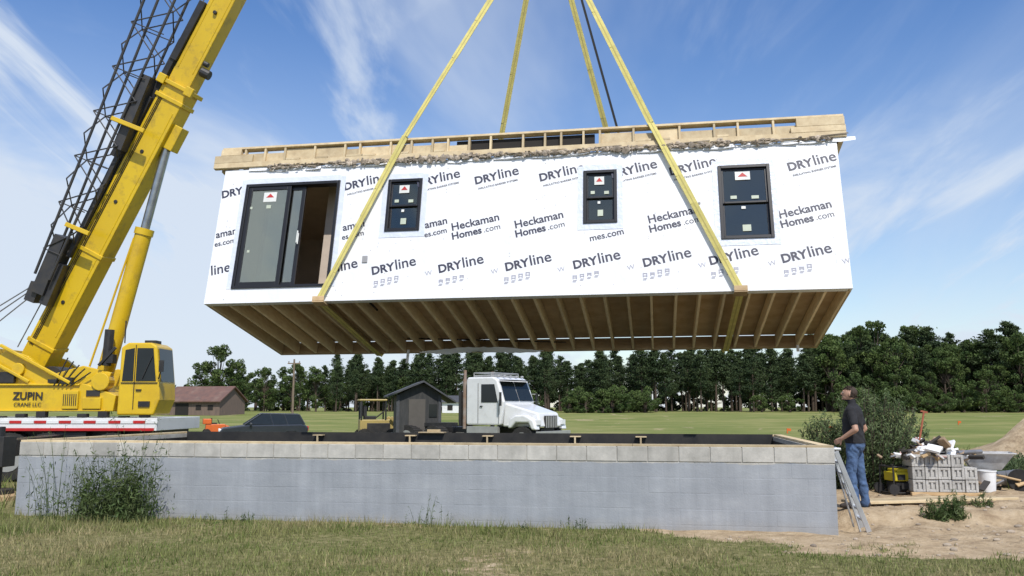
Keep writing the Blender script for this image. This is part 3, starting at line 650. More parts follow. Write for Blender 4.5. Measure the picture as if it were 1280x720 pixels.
mb.prism([(-8.62,1.42),(-7.82,1.42),(-7.70,1.75),(-7.72,2.12),(-7.82,2.92),(-7.95,3.0),(-8.45,3.0),(-8.6,2.9)],cy0,cy1,0)
mb.build('cab_shell',m_yel,ce,bevel=.035,seg=3)
mb=MB(); mb.prism([(-8.24,2.16),(-7.80,2.16),(-7.89,2.88),(-8.24,2.88)],cy0-.012,cy0+.02); mb.prism([(-8.54,2.16),(-8.30,2.16),(-8.30,2.88),(-8.50,2.84)],cy0-.012,cy0+.02)
mb.add([(-7.712,cy0+.08,2.15),(-7.712,cy1-.08,2.15),(-7.80,cy1-.08,2.88),(-7.80,cy0+.08,2.88)],[(0,1,2,3)])
mb.build('cab_windows',m_dgl,ce)
mb=MB(); mb.box((-8.275,cy0-.02,1.55),(-8.262,cy0-.005,2.95)); mb.box((-8.56,cy0-.02,2.11),(-7.76,cy0-.004,2.13)); mb.box((-8.22,cy0-.03,1.95),(-8.1,cy0-.004,1.98)); mb.beam((-7.74,cy0-.02,2.2),(-7.6,cy0-.2,2.45),.02,.02); mb.box((-7.66,cy0-.23,2.35),(-7.56,cy0-.2,2.6)); mb.cyl((-8.6,19.0,3.0),(-8.6,19.0,3.5),.015,n=6)
mb.box((-8.2,19.1,3.0),(-7.95,19.4,3.07)); mb.box((-8.15,cy0-.03,1.6),(-7.9,cy0-.004,1.72)); mb.beam((-8.1,cy0-.03,2.2),(-7.9,cy0-.03,2.7),.015,.015)
mb.build('cab_trim',m_blk2,ce)
mb=MB()
puttext(mb,textmesh('ZUPIN',.66,bold=.03),(-10.62,18.93,1.76),(1,0,0),(0,0,1)); puttext(mb,textmesh('CRANE LLC',.60,bold=.015),(-10.62,18.93,1.61),(1,0,0),(0,0,1))
mb.build('side_lettering',m_blk2,ce)
mb=MB(); mb.box((-17,18.9,1.08),(-7.75,21.5,1.36),0)
mb.build('carrier_deck',m_wht,ce,bevel=.01)
mb=MB(); x=-16.9;k=0
while x<-7.9: mb.box((x,18.885,1.24),(x+.26,18.897,1.30),k%2); x+=.27;k+=1
mb.box((-16.9,18.88,1.08),(-7.8,18.897,1.14),0)
mb.build('reflective_tape',[m_rd,m_wht],ce)
mb=MB(); mb.box((-17,19.2,.55),(-7.9,21.2,1.08)); mb.box((-12.6,18.7,.35),(-11.2,19.2,1.07))
mb.box((-10.2,18.95,.5),(-9.3,19.2,1.05))
for k in range(14): mb.box((-14+k*.45,18.89,1.37),(-13.8+k*.45,19.05,1.40+.05*(k%3)))
mb.beam((-10.0,19.2,.85),(-9.15,15.5,.85),.30,.30); mb.cyl((-9.12,15.45,.12),(-9.12,15.45,1.25),.09,n=16); mb.cyl((-9.12,15.45,.08),(-9.12,15.45,.16),.30,n=24)
mb.box((-9.34,15.25,.55),(-8.92,15.65,1.08))
mb.build('carrier_frame',m_blk2,ce,bevel=.01)
mb=MB()
for k in range(3): mb.box((-9.62,15.0+.31*k,-.02),(-8.6,15.28+.31*k,.08))
mb.build('cribbing_timbers',m_lum,ce,bevel=.01)
mb=MB()
for xx in (-8.7,-10.1,-10.95,-13.6,-14.9,-16.1): wheel(mb,(xx,19.1,.52),.52,.4); wheel(mb,(xx,21.2,.52),.52,.4)
mb.build('wheels',[m_tire,m_rim],ce)
mb=MB(); A=Vector((.66,16.9,11.95)); mb.cyl(A+Vector((0,0,1.1)),tip-Vector((0,0,.2)),.02,n=6); mb.cyl(A+Vector((.12,0,1.1)),tip-Vector((-.12,0,.2)),.02,n=6)
mb.box((A.x-.25,A.y-.15,A.z+.45),(A.x+.25,A.y+.15,A.z+1.15)); mb.cyl(A+Vector((0,-.2,.8)),A+Vector((0,.2,.8)),.26,n=20)
for i in range(14):
    a0=-1.2+i*.3;a1=a0+.3
    if a0>2.9: break
    mb.cyl(A+Vector((math.cos(a0)*-.16,0,.16+math.sin(a0)*-.16)),A+Vector((math.cos(a1)*-.16,0,.16+math.sin(a1)*-.16)),.035,n=8)
mb.beam(A+Vector((0,0,.3)),A+Vector((0,0,.5)),.08,.08)
mb.cyl(tip-side*.3,tip+side*.3,.3,n=20)
mb.build('hook_block',m_blk2,ce)

# ------------------------------------------------------------------ semi truck
te=empty('semi_truck',(.15,32.5,-.12),(0,0,math.radians(-34)))
mb=MB()
hw=1.05
mb.prism([(-1.55,1.05),(-.02,1.05),(.15,1.9),(-.15,2.72),(-.35,2.82),(-1.5,2.82),(-1.55,2.7)],-hw,hw,0)
vs=[]
for (x,w_,z) in ((.02,.92,1.0),(.12,.92,1.86),(1.55,.74,1.0),(1.42,.70,1.50)): vs+=[(x,-w_,z),(x,w_,z)]
mb.add(vs,[(0,1,3,2),(2,3,7,6),(4,6,7,5),(0,2,6,4),(1,5,7,3),(0,4,5,1)],0)
for s_ in(-1,1):
    mb.prism([(.35,.95),(.45,1.3),(.7,1.42),(1.1,1.42),(1.45,1.25),(1.58,.9),(1.38,.9),(1.25,1.15),(.7,1.15),(.5,.95)],s_*.78,s_*1.10,0)
mb.build('cab_and_hood',m_wht,te,bevel=.06,seg=3)
mb=MB()
for s_ in(-1,1): mb.prism([(-.85,1.88),(-.10,1.88),(-.26,2.55),(-.85,2.55)],s_*(hw-.01),s_*(hw+.012),0)
mb.add([(.168,-.95,1.94),(.168,-.02,1.94),(-.115,-.02,2.66),(-.115,-.88,2.66)],[(0,1,2,3)],0); mb.add([(.168,.95,1.94),(.168,.02,1.94),(-.115,.02,2.66),(-.115,.88,2.66)],[(0,1,2,3)],0)
mb.build('truck_windows',m_dgl,te)
mb=MB()
mb.box((1.50,-.42,.95),(1.56,.42,1.40),0); mb.box((1.58,-1.1,.5),(1.72,1.1,.85),1)
for k in range(7): mb.box((1.56,-.39+k*.12,.97),(1.58,-.34+k*.12,1.38),1)
for s_ in(-1,1):
    mb.box((.1,s_*1.22-.04,1.75),(.16,s_*1.22+.04,2.25),0); mb.beam((.05,s_*1.05,2.2),(.12,s_*1.22,2.2),.03,.03,1); mb.box((-1.5,s_*1.0-.08,.55),(-.1,s_*1.0+.08,1.0),1)
    mb.box((1.46,s_*.85-.12,1.08),(1.58,s_*.85+.12,1.25),2)
    mb.box((-.9,s_*1.075-.01,1.72),(-.78,s_*1.075+.01,1.76),0); mb.box((-1.0,s_*1.062-.006,1.1),(-.985,s_*1.062+.006,2.6),0); mb.box((-.06,s_*1.062-.006,1.1),(-.045,s_*1.062+.006,1.85),0)
for yv in np.linspace(-.8,.8,5): mb.ell((-.25,yv,2.86),(.07,.05,.04),1)
mb.beam((.04,-.98,2.70),(.04,.98,2.70),.26,.03,0)
mb.box((-1.3,-.9,2.84),(-.5,.9,2.90),1)
for xx in(-1.3,-.5): mb.cyl((xx,-.9,2.98),(xx,.9,2.98),.02,m=1)
for s_ in(-1,1):
    mb.cyl((-1.3,s_*.9,2.98),(-.5,s_*.9,2.98),.02,m=1)
    for xx in(-1.3,-.5): mb.cyl((xx,s_*.9,2.82),(xx,s_*.9,2.98),.02,m=1)
mb.box((-5.2,-.45,.75),(1.4,.45,.95),0); mb.box((-4.2,-.6,.95),(-3.2,.6,1.1),0); mb.box((-1.95,-1.0,1.0),(-1.85,1.0,2.3),0)
mb.build('grille_bumper_trim',[m_blk2,m_rim,m_wht],te,bevel=.008)
mb=MB()
for s_ in(-1,1): mb.cyl((-1.72,s_*.9,.9),(-1.72,s_*.9,2.75),.085,n=14,m=0); mb.cyl((-1.72,s_*.9,2.75),(-1.72,s_*.9,3.1),.06,n=14,m=0)
mb.build('exhaust_stacks',mat('rusty_exhaust',(.28,.17,.11),(.35,.30,.27),scale=3,rough=.6,metal=.3),te,smooth=True)
mb=MB()
for s_ in(-1,1):
    wheel(mb,(.98,s_*.95,.5),.5,.3)
    for xx in(-3.1,-4.4): wheel(mb,(xx,s_*.9,.5),.5,.5)
mb.build('wheels',[m_tire,m_rim],te)

# ------------------------------------------------------------------ other vehicles
m_dkblue=mat('car_paint_dark',(.025,.03,.04),rough=.25,coat=.6)
def car(name,loc,rz,paint):
    e=empty(name,loc,(0,0,rz)); mb=MB()
    lo=[(-2.2,.45),(-2.25,.85),(-2.1,1.0),(-1.9,1.05),(.9,1.02),(2.05,.88),(2.25,.65),(2.2,.35),(1.75,.3),(1.6,.62),(1.2,.66),(.85,.3),(-.95,.3),(-1.15,.64),(-1.6,.64),(-1.8,.3)]
    mb.prism(lo,-.9,.9,0); mb.build('body',paint,e,bevel=.06,seg=3)
    vs=[]
    for (x,z,w_) in ((-2.05,1.03,.84),(-1.75,1.55,.68),(.15,1.6,.68),(1.0,1.02,.84)): vs+=[(x,-w_,z),(x,w_,z)]
    mb=MB(); mb.add(vs,[(0,1,3,2),(2,3,5,4),(4,5,7,6),(0,2,4,6),(1,7,5,3),(0,6,7,1)],0); mb.build('greenhouse',m_dgl,e,bevel=.03)
    mb=MB(); mb.add([(-1.78,-.70,1.54),(.18,-.70,1.585),(.18,.70,1.585),(-1.78,.70,1.54),(-1.72,-.66,1.60),(.12,-.66,1.64),(.12,.66,1.64),(-1.72,.66,1.60)],[(0,3,2,1),(4,5,6,7),(0,1,5,4),(1,2,6,5),(2,3,7,6),(3,0,4,7)],0)
    for s_ in(-1,1):
        for (x0,x1) in((-1.2,-1.1),(-.45,-.38)): mb.beam(((x0),s_*.85,1.0),(x1+.1,s_*.70,1.57),.03,.07,0)
        mb.beam((1.0,s_*.85,1.03),(.16,s_*.69,1.6),.05,.06,0); mb.beam((-2.06,s_*.85,1.03),(-1.76,s_*.69,1.56),.05,.08,0)
        mb.box((.62,s_*.98-.08,1.0),(.74,s_*.98+.08,1.13),0)
    mb.build('roof_and_pillars',paint,e,bevel=.015)
    mb=MB()
    for xx in(-1.37,1.38):
        for s_ in(-1,1): wheel(mb,(xx,s_*.82,.34),.34,.22)
    mb.build('wheels',[m_tire,m_rim],e)
    mb=MB()
    for s_ in(-1,1): mb.box((2.12,s_*.65-.16,.68),(2.24,s_*.65+.16,.82),0); mb.box((-2.27,s_*.7-.12,.7),(-2.2,s_*.7+.12,.95),1)
    mb.build('lights',[m_wht,m_rd],e,bevel=.02)
    return e
car('parked_suv',(-13.2,46,-.36),math.radians(200),m_dkblue)
le=empty('compact_loader',(-5.9,38,-.1),(0,0,math.radians(15)))
m_tan=mat('loader_tan',(.42,.32,.10),(.35,.27,.1),rough=.5)
mb=MB(); mb.box((-.8,-.5,.35),(.8,.5,1.15),0); mb.box((-.85,-.55,1.95),(.35,.55,2.03),0); mb.beam((.5,-.6,1.25),(1.3,-.6,.5),.1,.16,0); mb.beam((.5,.6,1.25),(1.3,.6,.5),.1,.16,0); mb.build('body',m_tan,le,bevel=.03)
mb=MB()
for xx in(-.75,.3):
    for s_ in(-1,1): mb.cyl((xx,s_*.5,1.15),(xx,s_*.5,1.97),.035)
mb.box((-.6,-.35,1.15),(-.1,.35,1.3)); mb.box((-.65,-.35,1.3),(-.5,.35,1.75)); mb.box((1.25,-.7,.1),(1.6,.7,.55)); mb.cyl((-.2,-.25,1.15),(.25,-.25,1.5),.03)
mb.box((-.5,-.52,.5),(.5,-.505,1.0)); mb.box((-.74,-.48,1.2),(-.70,.48,1.9))
mb.build('frame_seat_bucket',m_blk2,le,bevel=.01)
mb=MB()
for xx in(-.6,.6):
    for s_ in(-1,1): wheel(mb,(xx,s_*.62,.38),.38,.25)
mb.build('wheels',[m_tire,m_rim],le)
m_org=mat('orange_paint',(.65,.13,.02),rough=.5)
oe=empty('orange_mower',(-17.8,52,-.15),(0,0,.4),.8); mb=MB(); mb.box((-.7,-.4,.3),(.7,.4,.9),0); mb.box((-.9,-.45,.9),(-.3,.45,1.3),0); mb.prism([(.7,.4),(1.1,.4),(1.0,.75),(.7,.85)],-.35,.35,0); mb.build('body',m_org,oe,bevel=.05)
mb=MB(); mb.box((-.3,-.25,.9),(.1,.25,1.0)); mb.box((-.35,-.25,1.0),(-.25,.25,1.35)); mb.cyl((.3,0,.9),(.15,0,1.25),.03)
for xx in(-.6,.7):
    for s_ in(-1,1): mb.cyl((xx,s_*.4,.28),(xx,s_*.6,.28),.28,n=18)
mb.build('seat_and_wheels',m_tire,oe)
m_shed=mat('shed_siding',(.030,.032,.034),(.05,.05,.05),scale=3,rough=.8,st=(6,6,1)); m_sroof=mat('shed_roof',(.07,.075,.085),(.05,.05,.055),scale=8,rough=.7)
se=empty('garden_shed',(-3.75,35,.0),(0,0,math.radians(12)))
mb=MB(); mb.box((-.95,-.8,0),(.75,1.2,2.05)); mb.prism([(-.95,2.05),(.75,2.05),(.3,2.5),(-.1,2.5)],-.8,1.2)
mb.build('walls',m_shed,se)
mb=MB()
mb.add([(-1.35,-1.1,1.98),(.05,-1.1,2.56),(.05,1.5,2.56),(-1.35,1.5,1.98),(-1.35,-1.1,2.05),(.05,-1.1,2.63),(.05,1.5,2.63),(-1.35,1.5,2.05)],[(0,3,2,1),(4,5,6,7),(0,1,5,4),(1,2,6,5),(2,3,7,6),(3,0,4,7)])
mb.add([(.052,-1.1,2.56),(1.35,-1.1,1.75),(1.35,1.5,1.75),(.052,1.5,2.56),(.052,-1.1,2.63),(1.35,-1.1,1.82),(1.35,1.5,1.82),(.052,1.5,2.63)],[(0,3,2,1),(4,5,6,7),(0,1,5,4),(1,2,6,5),(2,3,7,6),(3,0,4,7)])
mb.build('roof',m_sroof,se)
mb=MB(); mb.box((-.5,-.83,.1),(.15,-.802,1.9),0); mb.box((.3,-.83,1.2),(.62,-.802,1.7),1)
for cx in(-.93,.73): mb.box((cx-.06,-.84,0),(cx+.06,-.76,2.05),2)
mb.build('door_and_window',[mat('shed_door',(.10,.09,.08),rough=.7),m_dgl,m_sroof],se)
m_barn=mat('barn_boards',(.20,.14,.11),(.13,.10,.085),scale=2,rough=.9,st=(5,5,.5)); m_broof=mat('barn_roof',(.17,.09,.07),(.12,.07,.06),scale=1.5,rough=.8,st=(1,1,1),dirt=((.25,.2,.16),.6,.5))
be=empty('old_barn',(-32.4,91,.6),(0,0,math.radians(-12)),.84)
mb=MB(); mb.box((-4.0,-2.5,0),(3.6,3.5,1.9)); mb.prism([(-2.5,1.9),(3.5,1.9),(.5,3.5)],-4.0,3.6,0,axis='x'); mb.build('walls',m_barn,be)
mb=MB()
for ys,yr in((-2.9,.5),(3.9,.5)): mb.add([(-4.3,ys,1.75),(3.9,ys,1.75),(3.9,yr,3.6),(-4.3,yr,3.6),(-4.3,ys,1.9),(3.9,ys,1.9),(3.9,yr,3.75),(-4.3,yr,3.75)],[(0,3,2,1),(4,5,6,7),(0,1,5,4),(1,2,6,5),(2,3,7,6),(3,0,4,7)])
mb.build('roof',m_broof,be)
mb=MB(); mb.box((-2.4,-2.54,0),(-.6,-2.502,1.6)); mb.box((.4,-2.54,.8),(1.1,-2.502,1.4)); mb.box((2.0,-2.54,.8),(2.7,-2.502,1.4)); mb.build('door_and_windows',m_bolt,be)
pe=empty('utility_pole',(-20.3,80,.4)); mb=MB(); mb.cyl((0,0,0),(.0,0,5.6),.11,.08,n=12); mb.box((-.6,-.05,5.15),(.6,.05,5.25)); 
for xx in(-.5,0,.5): mb.cyl((xx,0,5.25),(xx,0,5.42),.04)
mb.build('pole',mat('weathered_pole',(.22,.17,.12),(.16,.12,.09),rough=.9),pe)
whe=empty('white_cottage',(-6.2,100,.9)); mb=MB(); mb.box((-1.8,-1,0),(1.8,2,1.2),0); mb.prism([(-1.3,1.2),(2.3,1.2),(.5,2.0)],-2.0,2.0,1,axis='x'); mb.box((-1.2,-1.03,.3),(-.6,-1.005,.9),2); mb.box((.5,-1.03,.3),(1.1,-1.005,.9),2); mb.build('walls_and_roof',[m_wht,m_sroof,m_bolt],whe)
for i,(mx_,my_) in enumerate(((16.5,52),(18.2,50),(20.5,56),(-7,62),(30,70),(34,66))):
    e=empty('survey_marker',(mx_,my_,float(hgt(mx_,my_)))); mb=MB(); mb.box((-.03,-.03,0),(.03,.03,.3)); mb.add([(.03,0,.3),(.25,.05,.28),(.23,.04,.13),(.03,0,.15),(.03,.02,.3),(.25,.07,.28),(.23,.06,.13),(.03,.02,.15)],[(0,1,2,3),(4,7,6,5),(0,4,5,1),(3,2,6,7),(1,5,6,2),(0,3,7,4)]); mb.build('stake_and_flag',m_org,e)

# ------------------------------------------------------------------ trees
m_bark=mat('bark',(.10,.075,.055),(.06,.045,.035),scale=8,rough=.95)
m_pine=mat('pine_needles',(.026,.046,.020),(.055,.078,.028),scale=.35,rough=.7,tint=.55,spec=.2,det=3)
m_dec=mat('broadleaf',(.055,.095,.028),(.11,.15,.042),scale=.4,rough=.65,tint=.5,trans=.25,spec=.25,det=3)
m_shr=mat('shrub_leaf',(.085,.125,.055),(.14,.18,.08),scale=2.5,rough=.65,tint=.5,trans=.3,spec=.25,det=3)
def join_tree(name,mb,V,T,ml):
    tv=[];
    for f in mb.f:
        p=[mb.v[i] for i in f]
        if len(p)==4: tv+=p
    tv=np.array(tv,dtype=np.float32).reshape(-1,3)
    A=np.concatenate([tv,V.astype(np.float32)]); n0=len(tv)//4; n1=len(V)//4
    return np_mesh(name,A,4,[m_bark,ml],np.concatenate([np.full(n0,.5),T]),midx=np.concatenate([np.zeros(n0),np.ones(n1)]).astype(np.int32),linkit=False)
def pine_mesh(name,seed,H=10,bare=.35,R=2.0,nb=62,nl=75):
    rr=random.Random(seed); mb=MB(); mb.cyl((0,0,-.3),(0,0,H*.6),.19,.11,n=8); mb.cyl((0,0,H*.6),(0,0,H*.97),.11,.03,n=6)
    C=[];T=[];ss=[]
    for i in range(nb):
        t=bare+(1-bare)*(i/nb)**.9; z=t*H; a=rr.random()*6.28
        prof=math.sin(min(1,(1-t)/(1-bare)*1.05+.03)*math.pi*.5)**.9*(1 if t>bare+.08 else .7)
        Lb=R*prof*rr.uniform(.35,1.2)+.10
        d=np.array([math.cos(a),math.sin(a),rr.uniform(-.15,.35)])
        base=np.array([0,0,z]);end=base+d*Lb
        mb.cyl(base,end,.035,.01,n=4)
        for k in range(3):
            c=base+d*Lb*(.45+.28*k);rad=(.18+.12*rr.random())*(.7+.7*prof)
            n=nl//3; p=rng.normal(size=(n,3))*np.array([rad,rad,rad*.5])+c; C.append(p); T.append(np.clip(rng.normal(.5+(p[:,2]-c[2])/rad*.25,.2),0,1)); ss.append(rng.uniform(.10,.22,n))  # tint paints clump shading: needles lighter on top, darker underneath
    C=np.concatenate(C);T=np.concatenate(T);ss=np.concatenate(ss)
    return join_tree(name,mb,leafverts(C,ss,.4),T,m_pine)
def dec_mesh(name,seed,H=8,R=3,nc=34,nl=130,low=.22,ml=None,ls=(.10,.2),sq=.8):
    rr=random.Random(seed); mb=MB(); mb.cyl((0,0,-.3),(0,0,H*.45),.2,.13,n=8)
    C=[];T=[];ss=[]
    for i in range(nc):
        z=low+(1-low)*rr.random()**.85; w=math.sin(math.pi*min(1,max(0.02,(z-low)/(1-low)*.88+.1)))**.6
        a=rr.random()*6.28; r=R*w*(rr.random()**.45)*rr.uniform(.75,1.12)
        c=np.array([math.cos(a)*r,math.sin(a)*r,z*H*rr.uniform(.93,1.05)])
        mb.cyl((0,0,H*min(.42,z*.7)),c,.06,.015,n=4)
        rad=rr.uniform(.35,.75)*R/3
        n=nl; dv=rng.normal(size=(n,3)); dv/=np.linalg.norm(dv,axis=1)[:,None]; p=c+dv*(rad*rng.uniform(.5,1.15,n)**.6)[:,None]*np.array([1,1,sq])
        C.append(p);T.append(np.clip(rng.normal(.42+dv[:,2]*.18+rr.uniform(-.15,.15),.2),0,1));ss.append(rng.uniform(ls[0],ls[1],n))  # crown shading put into tint: upper leaves of a clump lighter
    C=np.concatenate(C);T=np.concatenate(T);ss=np.concatenate(ss)
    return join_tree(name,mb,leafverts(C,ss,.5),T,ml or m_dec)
pines=[pine_mesh('pine_%d'%i,i,10,[.42,.3,.48,.2,.36,.25][i],[1.9,2.3,1.5,2.0,2.1,1.4][i]) for i in range(6)]
decs=[dec_mesh('broadleaf_%d'%i,20+i,8,[3,2.6,3.3,2.8][i],40,130,.12) for i in range(4)]
shr=[dec_mesh('shrub_%d'%i,40+i,2.6,2.0,20,110,.08,m_dec,(.08,.16)) for i in range(2)]
shp=[dec_mesh('understorey_%d'%i,50+i,3.0,2.2,20,110,.0,m_pine,(.12,.22)) for i in range(2)]
tl=empty('distant_tree_line')
def inst(me,x,y,s,parent=tl,sx=1,nm='tree'):
    o=bpy.data.objects.new(nm,me); o.location=(x,y,float(hgt(x,y))); o.rotation_euler=(random.uniform(-.03,.03),random.uniform(-.03,.03),random.random()*6.28); o.scale=(s*sx,s*sx,s); link(o,parent); return o
def topz(px):
    return float(np.interp(px,[-22,-8,0,12,26,36,42,47,52,57,62,70,90],[6.6,7.2,7.2,7.4,7.8,8.2,10.2,10.7,10.4,9.5,10.2,10.2,10]))
x=-23
while x<95:
    for row in range(3):
        y=108+row*7+random.uniform(-2,2); xx=x*(y/110)+random.uniform(-.9,.9); H=topz(x)*(y/110)*random.choice([random.uniform(.78,1.0),random.uniform(.95,1.14)])-.2*row
        if x>38 and random.random()<.5: inst(random.choice(decs),xx,y,H/8*.93,sx=.85)
        else: inst(random.choice(pines),xx,y,H/10,sx=random.uniform(.8,1.1))
    x+=random.uniform(1.1,1.9)
for k in range(40):
    x=random.uniform(-42,-12); y=random.uniform(112,135); H=random.uniform(3.0,5.0); inst(random.choice(decs+pines[:1]),x,y,H/8)
for (x,y,H) in ((-38.2,112,8.3),(-36.5,113,6.6),(-40.2,112,6.2),(-31,108,5.3),(-27,106,6.0),(-24.5,108,5.5),(-47,112,5),(-52,110,5),(-60,110,5.5)): inst(random.choice(decs),x,y,H/8)
for k in range(60):
    x=random.choice([random.uniform(6,16),random.uniform(-25,95),random.uniform(38,80),random.uniform(38,80)]); y=random.uniform(98,105); inst(random.choice(shr),x,y,random.uniform(.45,1.15))
for k in range(14):
    x=random.uniform(37,72); inst(random.choice(decs),x,random.uniform(100,106),random.uniform(.5,.8))
for x in np.arange(-62,118,2.3):   # dark understorey closing the gaps between trunks
    inst(random.choice(shp),float(x)+random.uniform(-.7,.7),random.uniform(127,131),random.uniform(1.0,1.45))
e=empty('broadleaf_tree',(0,0,0)); o=bpy.data.objects.new('crown_and_trunk',decs[1]); o.location=(-29.1,45,0); o.scale=(.85,.85,.98); link(o,e)
def bush(name,cx,cy,w,h,nst,nl,ls,m):
    e=empty(name); mb=MB(); C=[];T=[];ss=[]
    for i in range(nst):
        a=random.random()*6.28;r=random.random()**.6; lx=math.cos(a)*r*w; ly=math.sin(a)*r*w*.7; z0=float(hgt(cx+lx*.3,cy+ly*.3))-.02
        hh=h*random.uniform(.55,1.05)*(1-.35*r*r); p0=np.array([cx+lx*.3,cy+ly*.3,z0]); p1=np.array([cx+lx,cy+ly,z0+hh])
        mb.cyl(p0,p1,.012,.004,n=5)
        n=nl; t=rng.uniform(.1,1.03,n)[:,None]; p=p0+(p1-p0)*t+rng.normal(size=(n,3))*np.array([.055,.055,.05])*(1.4-t*.9)*1.3
        C.append(p);T.append(np.clip(rng.normal(.4+.2*t[:,0]+random.uniform(-.15,.15),.2),0,1));ss.append(rng.uniform(ls*.6,ls*1.3,n))  # leaf tint darkens down the stem, shade painted into the colour
    mb.build('stems',m_bark,e); C=np.concatenate(C); np_mesh('leaves',leafverts(C,np.concatenate(ss),.25,1.0),4,m,np.concatenate(T),e); return e
bush('willow_bush',6.45,15.6,1.0,1.78,165,150,.039,m_shr)
bush('willow_bush',5.75,15.9,.5,1.4,55,130,.039,m_shr)
bush('low_shrub',10.2,17,1.3,.62,90,90,.045,m_shr)
bush('low_shrub',8.9,16.4,.8,.4,50,80,.045,m_shr)

# ------------------------------------------------------------------ site clutter at right
m_alu=mat('aluminium',(.62,.63,.65),(.5,.51,.53),rough=.35,metal=.7)
zb=lambda x,y: float(hgt(x,y))
la=empty('step_ladder',(0,0,0)); mb=MB()
B1,B2=Vector((4.60,11.35,.0)),Vector((4.66,11.72,.01)); T1,T2=Vector((4.25,11.42,1.02)),Vector((4.30,11.70,1.02))
mb.beam(B1,T1,.03,.06,0); mb.beam(B2,T2,.03,.06,0)
for k in range(1,7): t=k/7; mb.beam(B1.lerp(T1,t),B2.lerp(T2,t),.06,.025,0)
D=Vector((-.10,.03,.0)); mb.beam(B1+D,T1,.02,.025,0); mb.beam(B2+D,T2,.02,.025,0); mb.beam(T1+Vector((0,-.02,.03)),T2+Vector((0,.02,.03)),.12,.03,0)
mb.build('rails_and_treads',m_alu,la,bevel=.004)
m_blk3=mat('loose_block',(.46,.45,.43),(.38,.37,.35),scale=9,rough=.95,tint=.15,bump=.4,bscale=40)
bs=empty('concrete_block_stack',(7.2,14.7,.13),(0,0,math.radians(-8)))
mb=MB()
mb.box((-.55,-.3,.0),(.55,.3,.02),1)
for yy_ in(-.25,0,.25): mb.box((-.55,yy_-.04,.02),(.55,yy_+.04,.07),1)
for r in range(3):
    for c in range(5):
        if r==2 and c==4: continue
        x0=-.52+c*.205+random.uniform(-.004,.004);z0=.075+r*.205
        w=.195;h_=.195;t_=.042;y0_=-.28+random.uniform(-.012,.012);y1_=.28; tt=random.random()
        mb.box((x0,y0_,z0),(x0+t_,y1_,z0+h_),0,tt); mb.box((x0+w-t_,y0_,z0),(x0+w,y1_,z0+h_),0,tt); mb.box((x0+t_,y0_,z0),(x0+w-t_,y1_,z0+t_),0,tt); mb.box((x0+t_,y0_,z0+h_-t_),(x0+w-t_,y1_,z0+h_),0,tt); mb.box((x0+w/2-.018,y0_+.002,z0+t_),(x0+w/2+.018,y1_,z0+h_-t_),0,tt); mb.box((x0+t_,y0_+.025,z0+t_),(x0+w-t_,y0_+.045,z0+h_-t_),0,tt)
mb.build('blocks_on_pallet',[m_blk3,m_lum],bs,bevel=.005,seg=1)
dbm=[m_white,m_lum,mat('cardboard',(.33,.24,.16),rough=.9),mat('dark_debris',(.05,.045,.04),rough=.9),mat('pink_insulation',(.50,.34,.31),rough=.95),m_gry]
db=empty('debris_heap'); mb=MB()
for k in range(150):
    px_=random.gauss(0,.27); 
    c=Vector((7.15+px_,14.75+random.gauss(0,.16),.76+random.random()*.30*math.exp(-(px_/.35)**2))); 
    R_=Euler((random.uniform(-.7,.7),random.uniform(-.7,.7),random.random()*6)).to_matrix()
    sx_,sy_,sz_=random.uniform(.02,.13),random.uniform(.02,.09),random.uniform(.006,.035)
    mb.box((-sx_,-sy_,-sz_),(sx_,sy_,sz_),random.choice([0,0,1,2,2,3,3,4,5]),None,R_,c)
for k in range(70):
    x_=8.2+random.gauss(0,.4);y_=15.7+random.gauss(0,.4)
    c=Vector((x_,y_,zb(x_,y_)+random.random()*.2)); R_=Euler((random.uniform(-.6,.6),random.uniform(-.6,.6),random.random()*6)).to_matrix()
    mb.box((-random.uniform(.05,.2),-.04,-.01),(random.uniform(.05,.2),.06,.02),random.choice([0,1,2,2,3,3,5]),None,R_,c)
mb.build('scraps',dbm,db,bevel=.004,seg=1)
def bag(cx,cy,cz,r,m,par):
    mb=MB(); nu,nv=18,12; vs=[]
    for j in range(nv+1):
        th=math.pi*j/nv
        for i in range(nu):
            ph=2*math.pi*i/nu; k=r*(1+random.uniform(-.16,.16)); vs.append((cx+1.3*k*math.sin(th)*math.cos(ph),cy+k*math.sin(th)*math.sin(ph),cz+.6*k*math.cos(th)))
    fs=[(j*nu+i,(j+1)*nu+i,(j+1)*nu+(i+1)%nu,j*nu+(i+1)%nu) for j in range(nv) for i in range(nu)]
    mb.add(vs,fs); mb.build('plastic_bag',m,par,smooth=False)
bag(6.95,14.62,.87,.13,m_white,db); bag(7.3,14.7,.88,.11,m_white,db); bag(8.0,15.5,.32,.16,m_white,db)
sh=empty('shovel'); mb=MB(); mb.cyl((6.95,14.9,.85),(7.12,14.95,1.52),.017,n=8,m=0); mb.beam((6.88,14.9,.6),(6.95,14.9,.86),.2,.02,1,side=(0,1,0)); mb.beam((7.06,14.95,1.53),(7.18,14.95,1.50),.03,.03,0); mb.build('handle_and_blade',[mat('shovel_handle',(.35,.10,.05),rough=.6),m_gry],sh)
pp=empty('drain_pipe'); mb=MB(); mb.cyl((7.45,14.55,.84),(7.95,14.75,.85),.035,n=16); mb.build('pipe',m_gry,pp,smooth=True)
